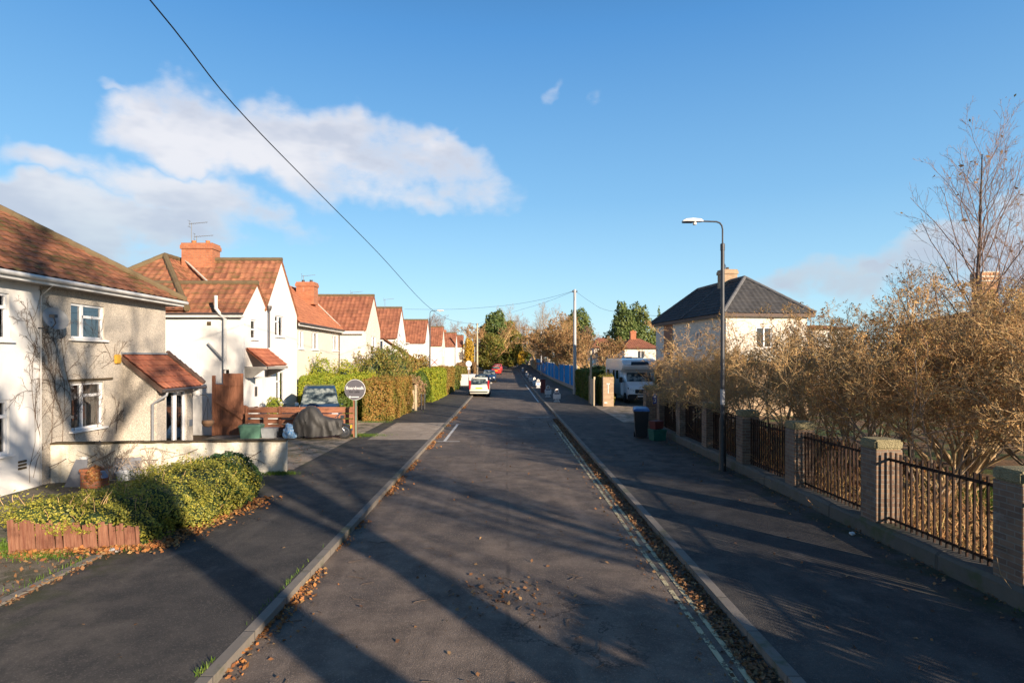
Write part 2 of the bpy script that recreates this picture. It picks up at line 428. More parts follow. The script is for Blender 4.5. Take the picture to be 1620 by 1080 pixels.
def brick(name, c1, c2, mortar, sc=1.0):
    m, t = newmat(name); c = t.pos(); x, y, z = t.sep(c)
    nrm = t.sep(t.node('ShaderNodeNewGeometry').outputs['Normal'])
    fx = t.math('GREATER_THAN', t.math('ABSOLUTE', nrm[0]), .5)
    uu = t.math('ADD', t.math('MULTIPLY', y, fx), t.math('MULTIPLY', x, t.math('SUBTRACT', 1.0, fx)))
    cb = t.node('ShaderNodeCombineXYZ'); t.l.new(uu, cb.inputs[0]); t.l.new(z, cb.inputs[1])
    b = t.node('ShaderNodeTexBrick', offset=.5); t.l.new(cb.outputs[0], b.inputs['Vector'])
    b.inputs['Scale'].default_value = 1.0; b.inputs['Brick Width'].default_value = .225*sc; b.inputs['Row Height'].default_value = .075*sc
    b.inputs['Mortar Size'].default_value = .009*sc; b.inputs['Mortar Smooth'].default_value = .3; b.inputs['Bias'].default_value = 0
    t.set(b, 'Color1', c1); t.set(b, 'Color2', c2); t.set(b, 'Mortar', mortar)
    col = t.mix(t.math('MULTIPLY', t.step(t.noise(c, 3, 5, .7), .4, .75), .5), b.outputs['Color'], tuple(q*.55 for q in c1))
    col = t.mix(t.math('MULTIPLY', t.step(t.noise(c, 1.7, 5, .7), .58, .72), .35), col, (.42, .40, .36))
    t.set(t.p, 'Base Color', col); t.p.inputs['Roughness'].default_value = .92
    t.set(t.p, 'Normal', t.bump(t.math('SUBTRACT', t.math('MULTIPLY', t.noise(c, 60, 3, .7), .5), b.outputs['Fac']), .8, .012))
    M[name] = m
brick('pier_brick', (.16, .10, .07), (.26, .165, .105), (.24, .21, .17))
brick('orange_brick', (.40, .13, .06), (.48, .18, .085), (.30, .19, .13))
brick('buff_brick', (.46, .33, .20), (.36, .22, .13), (.38, .33, .27))
brick('tan_brick', (.46, .22, .10), (.60, .31, .15), (.42, .3, .2))
brick('red_brick', (.32, .13, .08), (.40, .18, .10), (.30, .25, .2))

def tiles(name, cols, moss=.4, tw=.30, th=.32, dark=(.05, .028, .018), mosscol=(.12, .09, .03)):
    m, t = newmat(name); uvn = t.node('ShaderNodeTexCoord').outputs['UV']; x, y, z = t.sep(uvn); p = t.pos()
    iu = t.math('FLOOR', t.math('DIVIDE', x, tw)); iv = t.math('FLOOR', t.math('DIVIDE', y, th))
    cb = t.node('ShaderNodeCombineXYZ'); t.l.new(iu, cb.inputs[0]); t.l.new(iv, cb.inputs[1])
    wn = t.node('ShaderNodeTexWhiteNoise', noise_dimensions='2D'); t.l.new(cb.outputs[0], wn.inputs[0])
    col = t.ramp(wn.outputs[0], [(i/(len(cols)-1), c) for i, c in enumerate(cols)])
    col = t.mix(t.math('MULTIPLY', t.step(t.noise(p, 2.2, 5, .7), .42, .72), .6), col, tuple(q*.55 for q in cols[0]))
    if moss:
        fv = t.math('FRACT', t.math('DIVIDE', y, th))
        mm = t.math('MULTIPLY', t.step(t.noise(t.mapping(uvn, (1, 1.0, 1)), 1.3, 6, .75), .47, .60), moss)
        mm = t.math('MULTIPLY', mm, t.math('ADD', .35, t.step(fv, .8, .2)), clamp=True)
        col = t.mix(mm, col, mosscol)
        fl = t.step(t.noise(p, 9, 5, .8), .68, .74)
        col = t.mix(t.math('MULTIPLY', fl, .6), col, (.30, .27, .17))
    t.set(t.p, 'Base Color', col); t.p.inputs['Roughness'].default_value = .88; t.p.inputs['Specular IOR Level'].default_value = .3
    t.set(t.p, 'Normal', t.bump(t.noise(p, 45, 4, .7), .4, .008))
    M[name] = m
tiles('tile_old', [(.16, .070, .042), (.24, .10, .055), (.33, .135, .07), (.19, .075, .042)], .75)
tiles('tile_clay', [(.21, .085, .052), (.30, .125, .07), (.39, .165, .09), (.25, .10, .06)], .55)
tiles('tile_red', [(.23, .088, .055), (.29, .115, .068), (.35, .14, .08), (.25, .095, .058)], .12)
tiles('tile_orange', [(.38, .145, .078), (.42, .165, .086), (.45, .18, .094)], 0, .25, .25)
tiles('tile_porch', [(.27, .09, .055), (.34, .115, .065), (.40, .145, .08)], .1, .2, .25)
tiles('tile_dark', [(.050, .050, .054), (.062, .062, .066), (.072, .070, .072)], .04)
tiles('ridge_old', [(.18, .11, .065), (.20, .145, .08), (.13, .10, .06)], .7, .45, .3)
tiles('ridge_grey', [(.12, .12, .13), (.14, .14, .145)], 0, .45, .3)

def glassmat(name, tint=(.02, .03, .04), refl=.16):
    m, t = newmat(name); t.n.remove(t.p)
    g1 = t.node('ShaderNodeBsdfGlossy', ins={'Color': (.9, .93, 1), 'Roughness': .02})
    tr = t.node('ShaderNodeBsdfTransparent', ins={'Color': (.62, .67, .70)})
    fr = t.node('ShaderNodeFresnel', ins={'IOR': 1.5})
    f = t.math('ADD', t.math('MULTIPLY', fr.outputs[0], 1.0), refl, clamp=True)
    mx = t.node('ShaderNodeMixShader'); t.l.new(f, mx.inputs[0]); t.l.new(tr.outputs[0], mx.inputs[1]); t.l.new(g1.outputs[0], mx.inputs[2])
    t.l.new(mx.outputs[0], t.out.inputs[0]); M[name] = m
glassmat('glass'); glassmat('car_glass', refl=.10)

def leafmat(name, cols, trans=.35, rough=.55, big=.35, bigcol=None, bigscale=1.6):
    m, t = newmat(name)
    col = t.ramp(t.island(), [(i/(len(cols)-1), c) for i, c in enumerate(cols)])
    if bigcol: col = t.mix(t.math('MULTIPLY', t.step(t.noise(t.pos(), bigscale, 3, .6), .42, .64), big), col, bigcol)
    t.set(t.p, 'Base Color', col); t.p.inputs['Roughness'].default_value = rough; t.p.inputs['Specular IOR Level'].default_value = .3
    tl = t.node('ShaderNodeBsdfTranslucent'); t.l.new(col, tl.inputs[0])
    mx = t.node('ShaderNodeMixShader'); mx.inputs[0].default_value = trans
    t.l.new(t.p.outputs[0], mx.inputs[1]); t.l.new(tl.outputs[0], mx.inputs[2]); t.l.new(mx.outputs[0], t.out.inputs[0])
    M[name] = m
leafmat('leaf_cotoneaster', [(.08, .12, .03), (.22, .24, .045), (.38, .36, .06), (.52, .44, .07), (.15, .19, .04)], .3, .45, .5, (.42, .38, .06), 1.5)
leafmat('leaf_ivy', [(.02, .05, .02), (.045, .09, .03), (.07, .12, .04)], .2, .35)
leafmat('leaf_beech', [(.42, .19, .06), (.48, .26, .08), (.28, .20, .045), (.42, .28, .07), (.20, .18, .04)], .35, .6, .6, (.17, .20, .035), 1.3)
leafmat('leaf_golden', [(.30, .34, .03), (.44, .42, .04), (.22, .30, .03), (.54, .44, .05)], .35, .6, .5, (.16, .26, .03), 1.2)
leafmat('leaf_green', [(.06, .12, .025), (.10, .17, .03), (.16, .21, .04), (.05, .09, .02)], .3, .5, .5, (.22, .17, .04), 1.0)
leafmat('leaf_mixed', [(.10, .13, .03), (.20, .21, .04), (.30, .20, .05), (.34, .26, .06), (.12, .16, .03)], .3, .5, .6, (.10, .15, .03), .8)
leafmat('leaf_pink', [(.42, .20, .12), (.38, .26, .15), (.24, .22, .06), (.5, .3, .2)], .3)
leafmat('leaf_pine', [(.06, .10, .03), (.10, .15, .04), (.16, .19, .055)], .2, .6, .6, (.20, .22, .06), .3)
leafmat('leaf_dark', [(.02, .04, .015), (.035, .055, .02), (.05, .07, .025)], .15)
leafmat('leaf_yellow', [(.50, .30, .03), (.58, .38, .04), (.36, .24, .03)], .35)
leafmat('leaf_brown', [(.28, .15, .07), (.40, .22, .10), (.22, .14, .07), (.34, .26, .10)], .3)
leafmat('leaf_bud', [(.48, .26, .10), (.64, .38, .14), (.30, .15, .07), (.55, .42, .14)], .4)
leafmat('leaf_fallen', [(.17, .075, .035), (.26, .13, .055), (.12, .06, .035), (.34, .21, .10), (.20, .09, .045)], .05, .8)
leafmat('leaf_fallen_orange', [(.34, .12, .035), (.42, .19, .06), (.22, .085, .035), (.42, .27, .11)], .05, .8)
leafmat('grass', [(.06, .12, .015), (.10, .18, .02), (.16, .22, .03)], .3)
for nm, c, c2 in (('bark_dark', (.13, .10, .08), (.06, .05, .04)), ('bark_tan', (.56, .40, .22), (.32, .22, .12)), ('twig_tan', (.68, .45, .21), (.42, .26, .13)),
                  ('twig_pale', (.42, .33, .24), (.26, .2, .15)), ('twig_purple', (.32, .22, .18), (.2, .14, .12)), ('twig_orange', (.58, .33, .16), (.36, .20, .11)),
                  ('twig_dark', (.16, .11, .08), (.09, .065, .05))):
    simple(nm, c, .9, col2=c2, scale=3)
def twigmat(name, cols):
    m, t = newmat(name); c = t.ramp(t.island(), [(i/(len(cols)-1), q) for i, q in enumerate(cols)])
    c = t.mix(t.math('MULTIPLY', t.step(t.noise(t.pos(), .9, 3, .6), .4, .62), .5), c, tuple(q*.6 for q in cols[0]))
    t.set(t.p, 'Base Color', c); t.p.inputs['Roughness'].default_value = .8; M[name] = m
twigmat('twig_tan', [(.68, .42, .18), (.86, .60, .28), (.42, .24, .11), (.80, .58, .26), (.26, .15, .08), (.80, .48, .20)])
twigmat('twig_orange', [(.62, .33, .14), (.80, .47, .20), (.38, .20, .10), (.70, .47, .20), (.56, .45, .17), (.26, .14, .08)])
def wood(name, c1, c2, axis=2):
    m, t = newmat(name); c = t.pos(); s_ = [9, 9, 9]; s_[axis] = .8
    n = t.noise(t.mapping(c, tuple(s_)), 2.5, 5, .7); col = t.ramp(n, [(.3, c1), (.7, c2)])
    col = t.mix(t.math('MULTIPLY', t.step(t.noise(c, 2.2, 4, .7), .5, .7), .5), col, tuple(q*.5 for q in c1))
    t.set(t.p, 'Base Color', col); t.p.inputs['Roughness'].default_value = .85; t.set(t.p, 'Normal', t.bump(n, .5, .01)); M[name] = m
wood('wood_red', (.20, .075, .04), (.36, .155, .085)); wood('wood_picket', (.15, .05, .03), (.33, .16, .095)); wood('wood_red_h', (.22, .085, .045), (.40, .17, .095), 0)
wood('wood_pale', (.40, .31, .20), (.58, .47, .32)); wood('wood_pole', (.42, .33, .22), (.60, .50, .36))
simple('upvc', (.80, .80, .80), .35, var=.03); simple('gutter_white', (.66, .65, .63), .4, var=.12, scale=2)
simple('black_iron', (.02, .02, .022), .45, var=.3, scale=20, bump=.2); simple('rust_iron', (.055, .026, .016), .75, spec=.2, col2=(.010, .009, .009), scale=12)
simple('dark_pipe', (.07, .06, .06), .5); simple('grey_paint', (.23, .24, .26), .45); simple('pole_grey', (.42, .42, .43), .5, var=.08)
simple('lamp_grey', (.055, .06, .07), .5, col2=(.03, .032, .04)); simple('lantern', (.72, .71, .69), .4); simple('lens', (.02, .025, .035), .04)
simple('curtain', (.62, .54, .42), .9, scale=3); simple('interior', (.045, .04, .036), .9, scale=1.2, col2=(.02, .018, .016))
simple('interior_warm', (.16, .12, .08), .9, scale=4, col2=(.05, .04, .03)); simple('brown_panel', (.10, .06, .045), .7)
simple('soffit', (.30, .28, .25), .8); simple('black_plastic', (.014, .015, .018), .45); simple('blue_lid', (.02, .10, .30), .4)
simple('green_box', (.015, .13, .10), .5); simple('green_lid', (.10, .22, .16), .5); simple('maroon', (.14, .022, .022), .55)
simple('grey_box', (.38, .40, .42), .6); simple('blue_bag', (.03, .26, .62), .35, bump=.6, bscale=9, col2=(.5, .62, .72), scale=14); simple('tarp', (.06, .057, .054), .6, bump=.5, bscale=8)
simple('white_paint', (.62, .60, .57), .7, var=.1, scale=8); simple('steel', (.55, .55, .56), .25, metal=1); simple('tyre', (.018, .018, .018), .8)
simple('blue_fence', (.0, .25, .66), .85, col2=(.0, .19, .54), scale=1.5, spec=.15); simple('white_metal', (.75, .75, .76), .4); simple('terracotta', (.55, .19, .06), .85)
simple('pot_grey', (.34, .36, .38), .7); simple('dish_grey', (.30, .31, .32), .5); simple('yellow_box', (.62, .36, .05), .5); simple('wicker', (.16, .09, .05), .9, bump=.8)
simple('sign_grey', (.11, .105, .12), .45, var=.04); simple('sign_white', (.78, .78, .78), .5); simple('sign_dark', (.02, .02, .025), .5); simple('green_post', (.19, .25, .20), .6)
simple('plate_yellow', (.72, .52, .04), .4); simple('plate_white', (.8, .8, .78), .4); simple('lamp_red', (.45, .02, .02), .25); simple('lamp_clear', (.7, .72, .75), .15)
simple('skin', (.42, .27, .19), .6); simple('navy', (.02, .03, .10), .6); simple('pale_blue', (.30, .42, .66), .6); simple('number_blue', (.02, .06, .32), .4)
simple('lead', (.20, .22, .25), .6); simple('mortar', (.50, .46, .40), .9); simple('concrete', (.33, .31, .28), .9, bump=.5)
simple('wire', (.01, .01, .012), .6); simple('earth', (.12, .085, .05), .95, col2=(.07, .055, .03), scale=1.5, bump=.8); simple('stone_white', (.66, .60, .5), .9)
def paint(name, col, rough=.22, metal=0.0):
    m, t = newmat(name); t.set(t.p, 'Base Color', t.ramp(t.noise(t.coord(), 3, 4, .6), [(.3, tuple(q*.9 for q in col)), (.7, col)]))
    t.p.inputs['Roughness'].default_value = rough; t.p.inputs['Metallic'].default_value = metal
    t.p.inputs['Coat Weight'].default_value = .6; t.p.inputs['Coat Roughness'].default_value = .06; M[name] = m
paint('car_white', (.70, .66, .58)); paint('car_blue', (.02, .05, .11)); paint('car_navy', (.02, .045, .09)); paint('car_red', (.62, .03, .015)); paint('car_rose', (.50, .06, .08))
paint('van_white', (.86, .86, .86), .3)
m, t = newmat('car_pane'); c = t.coord(); t.set(t.p, 'Base Color', t.ramp(t.noise(c, 2.6, 4, .6), [(.40, (.012, .018, .022)), (.52, (.05, .07, .08)), (.62, (.24, .27, .26))])); t.p.inputs['Roughness'].default_value = .05; M['car_pane'] = m  # pale blotches put into the pane colour stand in for a bright interior
# worn road paint: broken up where traffic has rubbed it through to the asphalt
def roadpaint(name, col, wear):
    m, t = newmat(name); c = t.pos(); n = t.noise(c, 5, 6, .75); n2 = t.noise(c, 60, 3, .7)
    a = t.step(t.math('ADD', t.math('MULTIPLY', n, .75), t.math('MULTIPLY', n2, .3)), wear, wear+.08)
    t.set(t.p, 'Base Color', col); t.p.inputs['Roughness'].default_value = .8; t.set(t.p, 'Alpha', a); M[name] = m
roadpaint('line_yellow', (.52, .45, .27), .45); roadpaint('line_white', (.58, .56, .52), .38)
# garden ground: grass, leaf litter and soil in patches
m, t = newmat('ground'); c = t.pos()
n1 = t.noise(c, .5, 5, .6); n2 = t.noise(c, 9, 5, .75)
col = t.ramp(n2, [(.3, (.05, .035, .02)), (.5, (.13, .075, .035)), (.72, (.26, .14, .06))])
col = t.mix(t.step(n1, .45, .6), col, t.ramp(n2, [(.3, (.035, .07, .012)), (.7, (.12, .17, .03))]))
t.set(t.p, 'Base Color', col); t.p.inputs['Roughness'].default_value = .95; t.set(t.p, 'Normal', t.bump(n2, .9, .05)); M['ground'] = m
# ------------------------------------------------------------------ the setting
def strip(name, x0, x1, y0, y1, z, mat, nx=2, step=None, edge=0.0, kind='structure', seed=0):
    rng = random.Random(seed); ys = []; y = y0
    while y < y1: ys.append(y); y += (step or (1.0 if y < 40 else 5.0))
    ys.append(y1); mb = MB()
    V = []
    for yy in ys:
        for i in range(nx):
            xx = x0+(x1-x0)*i/(nx-1)
            if edge and i == 0: xx += rng.uniform(-edge, edge)
            V.append((xx, yy, gz_(yy)+z))
    F = [(j*nx+i, j*nx+i+1, (j+1)*nx+i+1, (j+1)*nx+i) for j in range(len(ys)-1) for i in range(nx-1)]
    mb.add(V, F); o = mb.build(name, M[mat], fix=False); tag(o, kind=kind); return o
def slab(name, x0, x1, y0, y1, z, mat, kind='structure'):     # strip with side faces: a raised surface
    mb = MB(); ys = []; y = y0
    while y < y1: ys.append(y); y += 5.0
    ys.append(y1)
    rings = [[(x0, yy, gz_(yy)-.05), (x0, yy, gz_(yy)+z), (x1, yy, gz_(yy)+z), (x1, yy, gz_(yy)-.05)] for yy in ys]
    mb.loft(rings); o = mb.build(name, M[mat]); tag(o, kind=kind); return o
mb = MB(); ys = list(range(-60, 60, 20))+list(range(60, 400, 10))+[600, 1200]; xs = [-900, -200, -60, -20, 20, 60, 200, 900]
for yy in ys:
    for xx in xs: mb.v.append((xx, yy, gz_(min(yy, 400))-.03))
for j in range(len(ys)-1):
    for i in range(len(xs)-1): mb.f.append((j*8+i, j*8+i+1, (j+1)*8+i+1, (j+1)*8+i)); mb.m.append(0)
tag(mb.build('ground', M['ground'], fix=False), kind='structure')
strip('road', -2.70, 2.60, -12, 158, 0, 'road', nx=8)
strip('side_road', -25, 60, 150, 158, .004, 'road')
slab('left_pavement', -5.95, -2.80, -12, 150, .10, 'pave')
slab('right_pavement', 2.69, 5.95, -12, 150, .10, 'pave')
slab('left_kerb', -2.80, -2.68, -12, 150, .105, 'kerb')
slab('right_kerb', 2.57, 2.69, -12, 150, .105, 'kerb')
strip('garden_verge', -11.0, -5.95, -6, 22, .075, 'verge', nx=3, edge=.15)
slab('verge_edging', -6.08, -5.96, -4, 8.85, .125, 'kerb')
strip('driveway', -11.0, -5.6, 15.8, 28.2, .108, 'apron', nx=3)
o = strip('dropped_crossing', -5.0, -2.81, 21.6, 27.4, .106, 'apron', nx=3)
strip('driveway_apron', 5.4, 11.5, 27.6, 37.4, .108, 'apron', nx=3)
strip('motorhome_yard', 6.6, 12.0, 37.4, 50, .09, 'pave')
# painted lines
def line(name, label, pts, w_, mat):
    mb = MB()
    for (xa, ya), (xb, yb) in zip(pts, pts[1:]):
        d = Vector((xb-xa, yb-ya)); n = Vector((-d.y, d.x)).normalized()*w_/2
        mb.add([(xa-n.x, ya-n.y, .006+gz_(ya)), (xa+n.x, ya+n.y, .006+gz_(ya)), (xb+n.x, yb+n.y, .006+gz_(yb)), (xb-n.x, yb-n.y, .006+gz_(yb))], [(0, 1, 2, 3)])
    o = mb.build(name, M[mat], fix=False); tag(o, label, kind='structure')
def wob(x, y0, y1, n=18, a=.012):
    r = random.Random(int(x*100)); return [(x+r.uniform(-a, a), y0+(y1-y0)*i/n) for i in range(n+1)]
line('yellow_line', None, wob(2.14, 0, 27.5), .06, 'line_yellow'); line('yellow_line', None, wob(2.27, 0, 27.5), .06, 'line_yellow')
line('yellow_line', None, [(2.1, 27.5), (2.4, 27.5)], .07, 'line_yellow')
line('parking_line', None, [(-2.26, 21.9), (-2.24, 27.8)], .11, 'line_white'); line('parking_line', None, [(-2.75, 21.9), (-1.7, 21.9)], .09, 'line_white')
line('parking_line', None, [(-2.75, 27.9), (-2.1, 27.9)], .09, 'line_white'); line('parking_line', None, [(.6, 31), (2.2, 31)], .09, 'line_white')
line('edge_line', None, wob(2.25, 42, 70, 6), .10, 'line_white')
# ------------------------------------------------------------------ roofs
def tile_face(mb, poly, eave, tw=.30, th=.32, amp=.028, sub=5, lip=.022):
    """Corrugated, coursed tiles over a planar convex polygon; eave = (a, b) the lower edge."""
    P = [Vector(p) for p in poly]; a, b = Vector(eave[0]), Vector(eave[1]); U = (b-a).normalized()
    n = Vector((0, 0, 0))
    for i in range(len(P)): n += (P[i]-P[0]).cross(P[(i+1) % len(P)]-P[0])
    n.normalize()
    if n.z < 0: n = -n
    V = n.cross(U).normalized()
    if V.z < 0: V = -V
    uv = [((p-a).dot(U), (p-a).dot(V)) for p in P]
    u0, u1 = min(q[0] for q in uv), max(q[0] for q in uv); v0, v1 = min(q[1] for q in uv), max(q[1] for q in uv)
    u0 = math.floor(u0/tw)*tw; nu = int(math.ceil((u1-u0)/tw))*sub; nv = int(math.ceil((v1-v0)/th))
    bm = bmesh.new(); uvl = bm.loops.layers.uv.new('UVMap'); rows = []
    for j in range(nv):
        for e, (vv, hh) in enumerate(((v0+j*th, lip), (v0+(j+1)*th, 0.0))):
            row = []
            for i in range(nu+1):
                uu = u0+i*tw/sub; ph = (i % sub)/sub
                h = hh+amp*(.5+.5*math.cos(2*math.pi*ph))
                row.append((bm.verts.new(a+U*uu+V*vv+n*h), uu, vv-(1e-4 if e else -1e-4)))
            rows.append(row)
    for j in range(len(rows)-1):
        for i in range(nu):
            q = [rows[j][i], rows[j][i+1], rows[j+1][i+1], rows[j+1][i]]
            if (q[0][0].co-q[3][0].co).length < 1e-6: continue
            f = bm.faces.new([k[0] for k in q])
            jv = (j//2)*th+v0+.02 if j % 2 else None
            for lp, k in zip(f.loops, q): lp[uvl].uv = (k[1]*.998+.0005, jv if jv is not None else k[2])
    for i in range(len(P)):
        p, q = P[i], P[(i+1) % len(P)]; e = (q-p)
        if e.length < 1e-6: continue
        no = e.cross(n).normalized(); c = sum(P, Vector())/len(P)
        if (c-p).dot(no) > 0: no = -no
        ax = n; bmesh.ops.bisect_plane(bm, geom=bm.verts[:]+bm.edges[:]+bm.faces[:], plane_co=p, plane_no=no, clear_outer=True)
    bm.verts.ensure_lookup_table(); bm.verts.index_update()
    base = len(mb.v); mb.v += [tuple(v_.co) for v_ in bm.verts]
    for f in bm.faces:
        mb.uv[len(mb.f)] = [tuple(lp[uvl].uv) for lp in f.loops]
        mb.f.append(tuple(base+v_.index for v_ in f.verts)); mb.m.append(0)
    # sarking under the tiles, so the roof has thickness
    mb.add([p-n*.03 for p in P], [tuple(range(len(P)))]); mb.uv[len(mb.f)-1] = [(.1, .1)]*len(P)
    bm.free()
def build_uv(mb, name, mats, parent):
    me = bpy.data.meshes.new(name); me.from_pydata(mb.v, [], mb.f); o = link(name, me, mats, parent)
    me.polygons.foreach_set('material_index', mb.m); l = me.uv_layers.new(name='UVMap'); k = 0; d = [0.0]*(2*len(me.loops))
    for i, f in enumerate(mb.f):
        q = mb.uv.get(i)
        for j in range(len(f)):
            if q: d[2*k], d[2*k+1] = q[j]
            k += 1
    l.data.foreach_set('uv', d); return o
def ridge_line(mb, a, b, r=.11):
    a, b = Vector(a), Vector(b); L = (b-a).length; n = max(1, int(L/.45)); d = (b-a)/n
    for i in range(n):
        p = a+d*i; q = a+d*(i+1.03); mb.tube([p, q], [r*1.05, r*.97], 8)
def hip_ridge_uv(mb, a, b, r=.11): ridge_line(mb, a, b, r)
# ------------------------------------------------------------------ walls with openings
def facade(mb, O, U, W, H, holes, N, depth=.10, mi=0):
    """Rectangular wall face at O along unit U, W wide, H high, outward normal N, holes (u0,u1,v0,v1) with reveals."""
    O, U, N = Vector(O), Vector(U), Vector(N); up = Vector((0, 0, 1))
    us = sorted({0, W, *[h[0] for h in holes], *[h[1] for h in holes]}); vs = sorted({0, H, *[h[2] for h in holes], *[h[3] for h in holes]})
    def P(u_, v_, d=0): return O+U*u_+up*v_-N*d
    for i in range(len(us)-1):
        for j in range(len(vs)-1):
            cu, cv = (us[i]+us[i+1])/2, (vs[j]+vs[j+1])/2
            if any(h[0] < cu < h[1] and h[2] < cv < h[3] for h in holes): continue
            mb.poly([P(us[i], vs[j]), P(us[i+1], vs[j]), P(us[i+1], vs[j+1]), P(us[i], vs[j+1])], mi)
    for a, b, c, d in holes:
        for q in (((a, c), (b, c)), ((b, c), (b, d)), ((b, d), (a, d)), ((a, d), (a, c))):
            mb.poly([P(*q[0]), P(*q[1]), P(*q[1], depth+.06), P(*q[0], depth+.06)], mi)
def window(parent, O, U, N, r, bars=(), sill=True, curtain=None, door=False, f=.055, depth=.075, dark='interior', top=None):
    """Frame set into a hole: bars = list of (u0,v0,u1,v1) fractions; top = transom height fraction."""
    O, U, N = Vector(O), Vector(U), Vector(N); up = Vector((0, 0, 1)); u0, u1, v0, v1 = r
    def P(u_, v_, d=0): return O+U*u_+up*v_-N*d
    w_, h_ = u1-u0, v1-v0; mb = MB()
    def b(a0, b0, a1, b1, t_=f, dd=depth):
        mb.bar(P(a0, b0, dd), P(a1, b1, dd), t_, .06, up=N)
    b(u0, v0+f/2, u1, v0+f/2); b(u0, v1-f/2, u1, v1-f/2); b(u0+f/2, v0+f, u0+f/2, v1-f); b(u1-f/2, v0+f, u1-f/2, v1-f)
    for q in bars: b(u0+q[0]*w_, v0+q[1]*h_, u0+q[2]*w_, v0+q[3]*h_, f*1.25, depth-.008)
    fr = mb.build('glazed_door' if door else 'window', M['upvc'], parent, fix=True)
    g = MB().poly([P(u0+f*.5, v0+f*.5, depth+.01), P(u1-f*.5, v0+f*.5, depth+.01), P(u1-f*.5, v1-f*.5, depth+.01), P(u0+f*.5, v1-f*.5, depth+.01)])
    g.build('pane', M['glass'], fr, fix=False)
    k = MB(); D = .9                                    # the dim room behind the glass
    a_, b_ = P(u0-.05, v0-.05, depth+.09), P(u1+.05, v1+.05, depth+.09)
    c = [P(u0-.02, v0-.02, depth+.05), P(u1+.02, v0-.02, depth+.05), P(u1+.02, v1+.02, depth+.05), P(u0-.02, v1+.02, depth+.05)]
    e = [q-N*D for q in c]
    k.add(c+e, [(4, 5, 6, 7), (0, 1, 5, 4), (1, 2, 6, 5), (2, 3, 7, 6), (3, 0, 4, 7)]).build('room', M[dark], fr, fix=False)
    if curtain:
        for cu0, cu1 in curtain:
            n = 14; V = []
            for i in range(n+1):
                uu = u0+w_*(cu0+(cu1-cu0)*i/n); dd = depth+.16+.022*math.sin(i*2.3)
                fl = 1.0; V += [P(uu, v0+.02, dd), P(uu, v1-.02, dd)]
            MB().add(V, [(2*i, 2*i+2, 2*i+3, 2*i+1) for i in range(n)]).build('curtain', M['curtain'], fr, fix=False, smooth=True)
    if sill and not door:
        s = MB(); s.bar(P(u0-.06, v0-.025, -.02), P(u1+.06, v0-.025, -.02), .16, .05, up=up) if False else s.add(
            [P(u0-.07, v0-.06, -.09), P(u1+.07, v0-.06, -.09), P(u1+.07, v0-.015, -.09), P(u0-.07, v0-.015, -.09),
             P(u0-.07, v0-.06, .02), P(u1+.07, v0-.06, .02), P(u1+.07, v0+.004, .02), P(u0-.07, v0+.004, .02)],
            [(0, 1, 2, 3), (3, 2, 6, 7), (0, 4, 5, 1), (1, 5, 6, 2), (0, 3, 7, 4), (7, 6, 5, 4)])
        s.build('sill', M['sill_white'], fr)
    return fr
TWO = [(.40, 0, .40, 1), (.40, .70, 1, .70)]
MID = [(.5, 0, .5, 1)]
PX_, PY_ = (1, 0, 0), (0, 1, 0)
def gutter(parent, a, b, drop=.0, mat='gutter_white', r=.06):
    a, b = Vector(a), Vector(b); mb = MB(); mb.tube([a, b], r, 10)
    return mb.build('gutter', M[mat], parent, smooth=True)
def chimney(parent, x, y, z0, z1, w_, d_, mat='orange_brick', pots=2, potmat='terracotta'):
    mb = MB(); mb.box(x-w_/2, x+w_/2, y-d_/2, y+d_/2, z0, z1-.28)
    mb.box(x-w_/2-.05, x+w_/2+.05, y-d_/2-.05, y+d_/2+.05, z1-.28, z1-.10); mb.box(x-w_/2-.015, x+w_/2+.015, y-d_/2-.015, y+d_/2+.015, z1-.10, z1)
    c = mb.build('chimney', M[mat], parent)
    for i in range(pots):
        px = x+(i-(pots-1)/2)*w_*.45
        MB().lathe([(.12, z1-.02), (.11, z1+.04), (.085, z1+.10), (.10, z1+.13), (.10, z1+.16)], (px, y, 0), 12).build('chimney_pot', M[potmat], c, smooth=True)
    return c
def aerial(parent, x, y, z, h=1.3, rz=.3):
    mb = MB(); mb.tube([(x, y, z), (x, y, z+h)], .018, 6); ca, sa = math.cos(rz), math.sin(rz)
    def P(u_, v_, w_=0): return (x+u_*ca-v_*sa, y+u_*sa+v_*ca, z+h-.05+w_)
    mb.tube([P(-.12, 0), P(.72, 0, .10)], .012, 5)
    for k in range(8): mb.tube([P(-.05+k*.1, -.15+k*.009, k*.012), P(-.05+k*.1, .15-k*.009, k*.012)], .007, 4)
    mb.tube([P(-.1, -.16, -.14), P(-.1, .16, -.14)], .01, 4); mb.tube([P(-.1, -.16, .14), P(-.1, .16, .14)], .01, 4); mb.tube([P(-.1, 0, -.14), P(-.1, 0, .14)], .01, 4)
    return mb.build('aerial', M['lead'], parent, fix=False)
def downpipe(parent, pts, mat='dark_pipe', r=.035, name='downpipe'):
    return MB().tube(pts, r, 8).build(name, M[mat], parent, smooth=True)

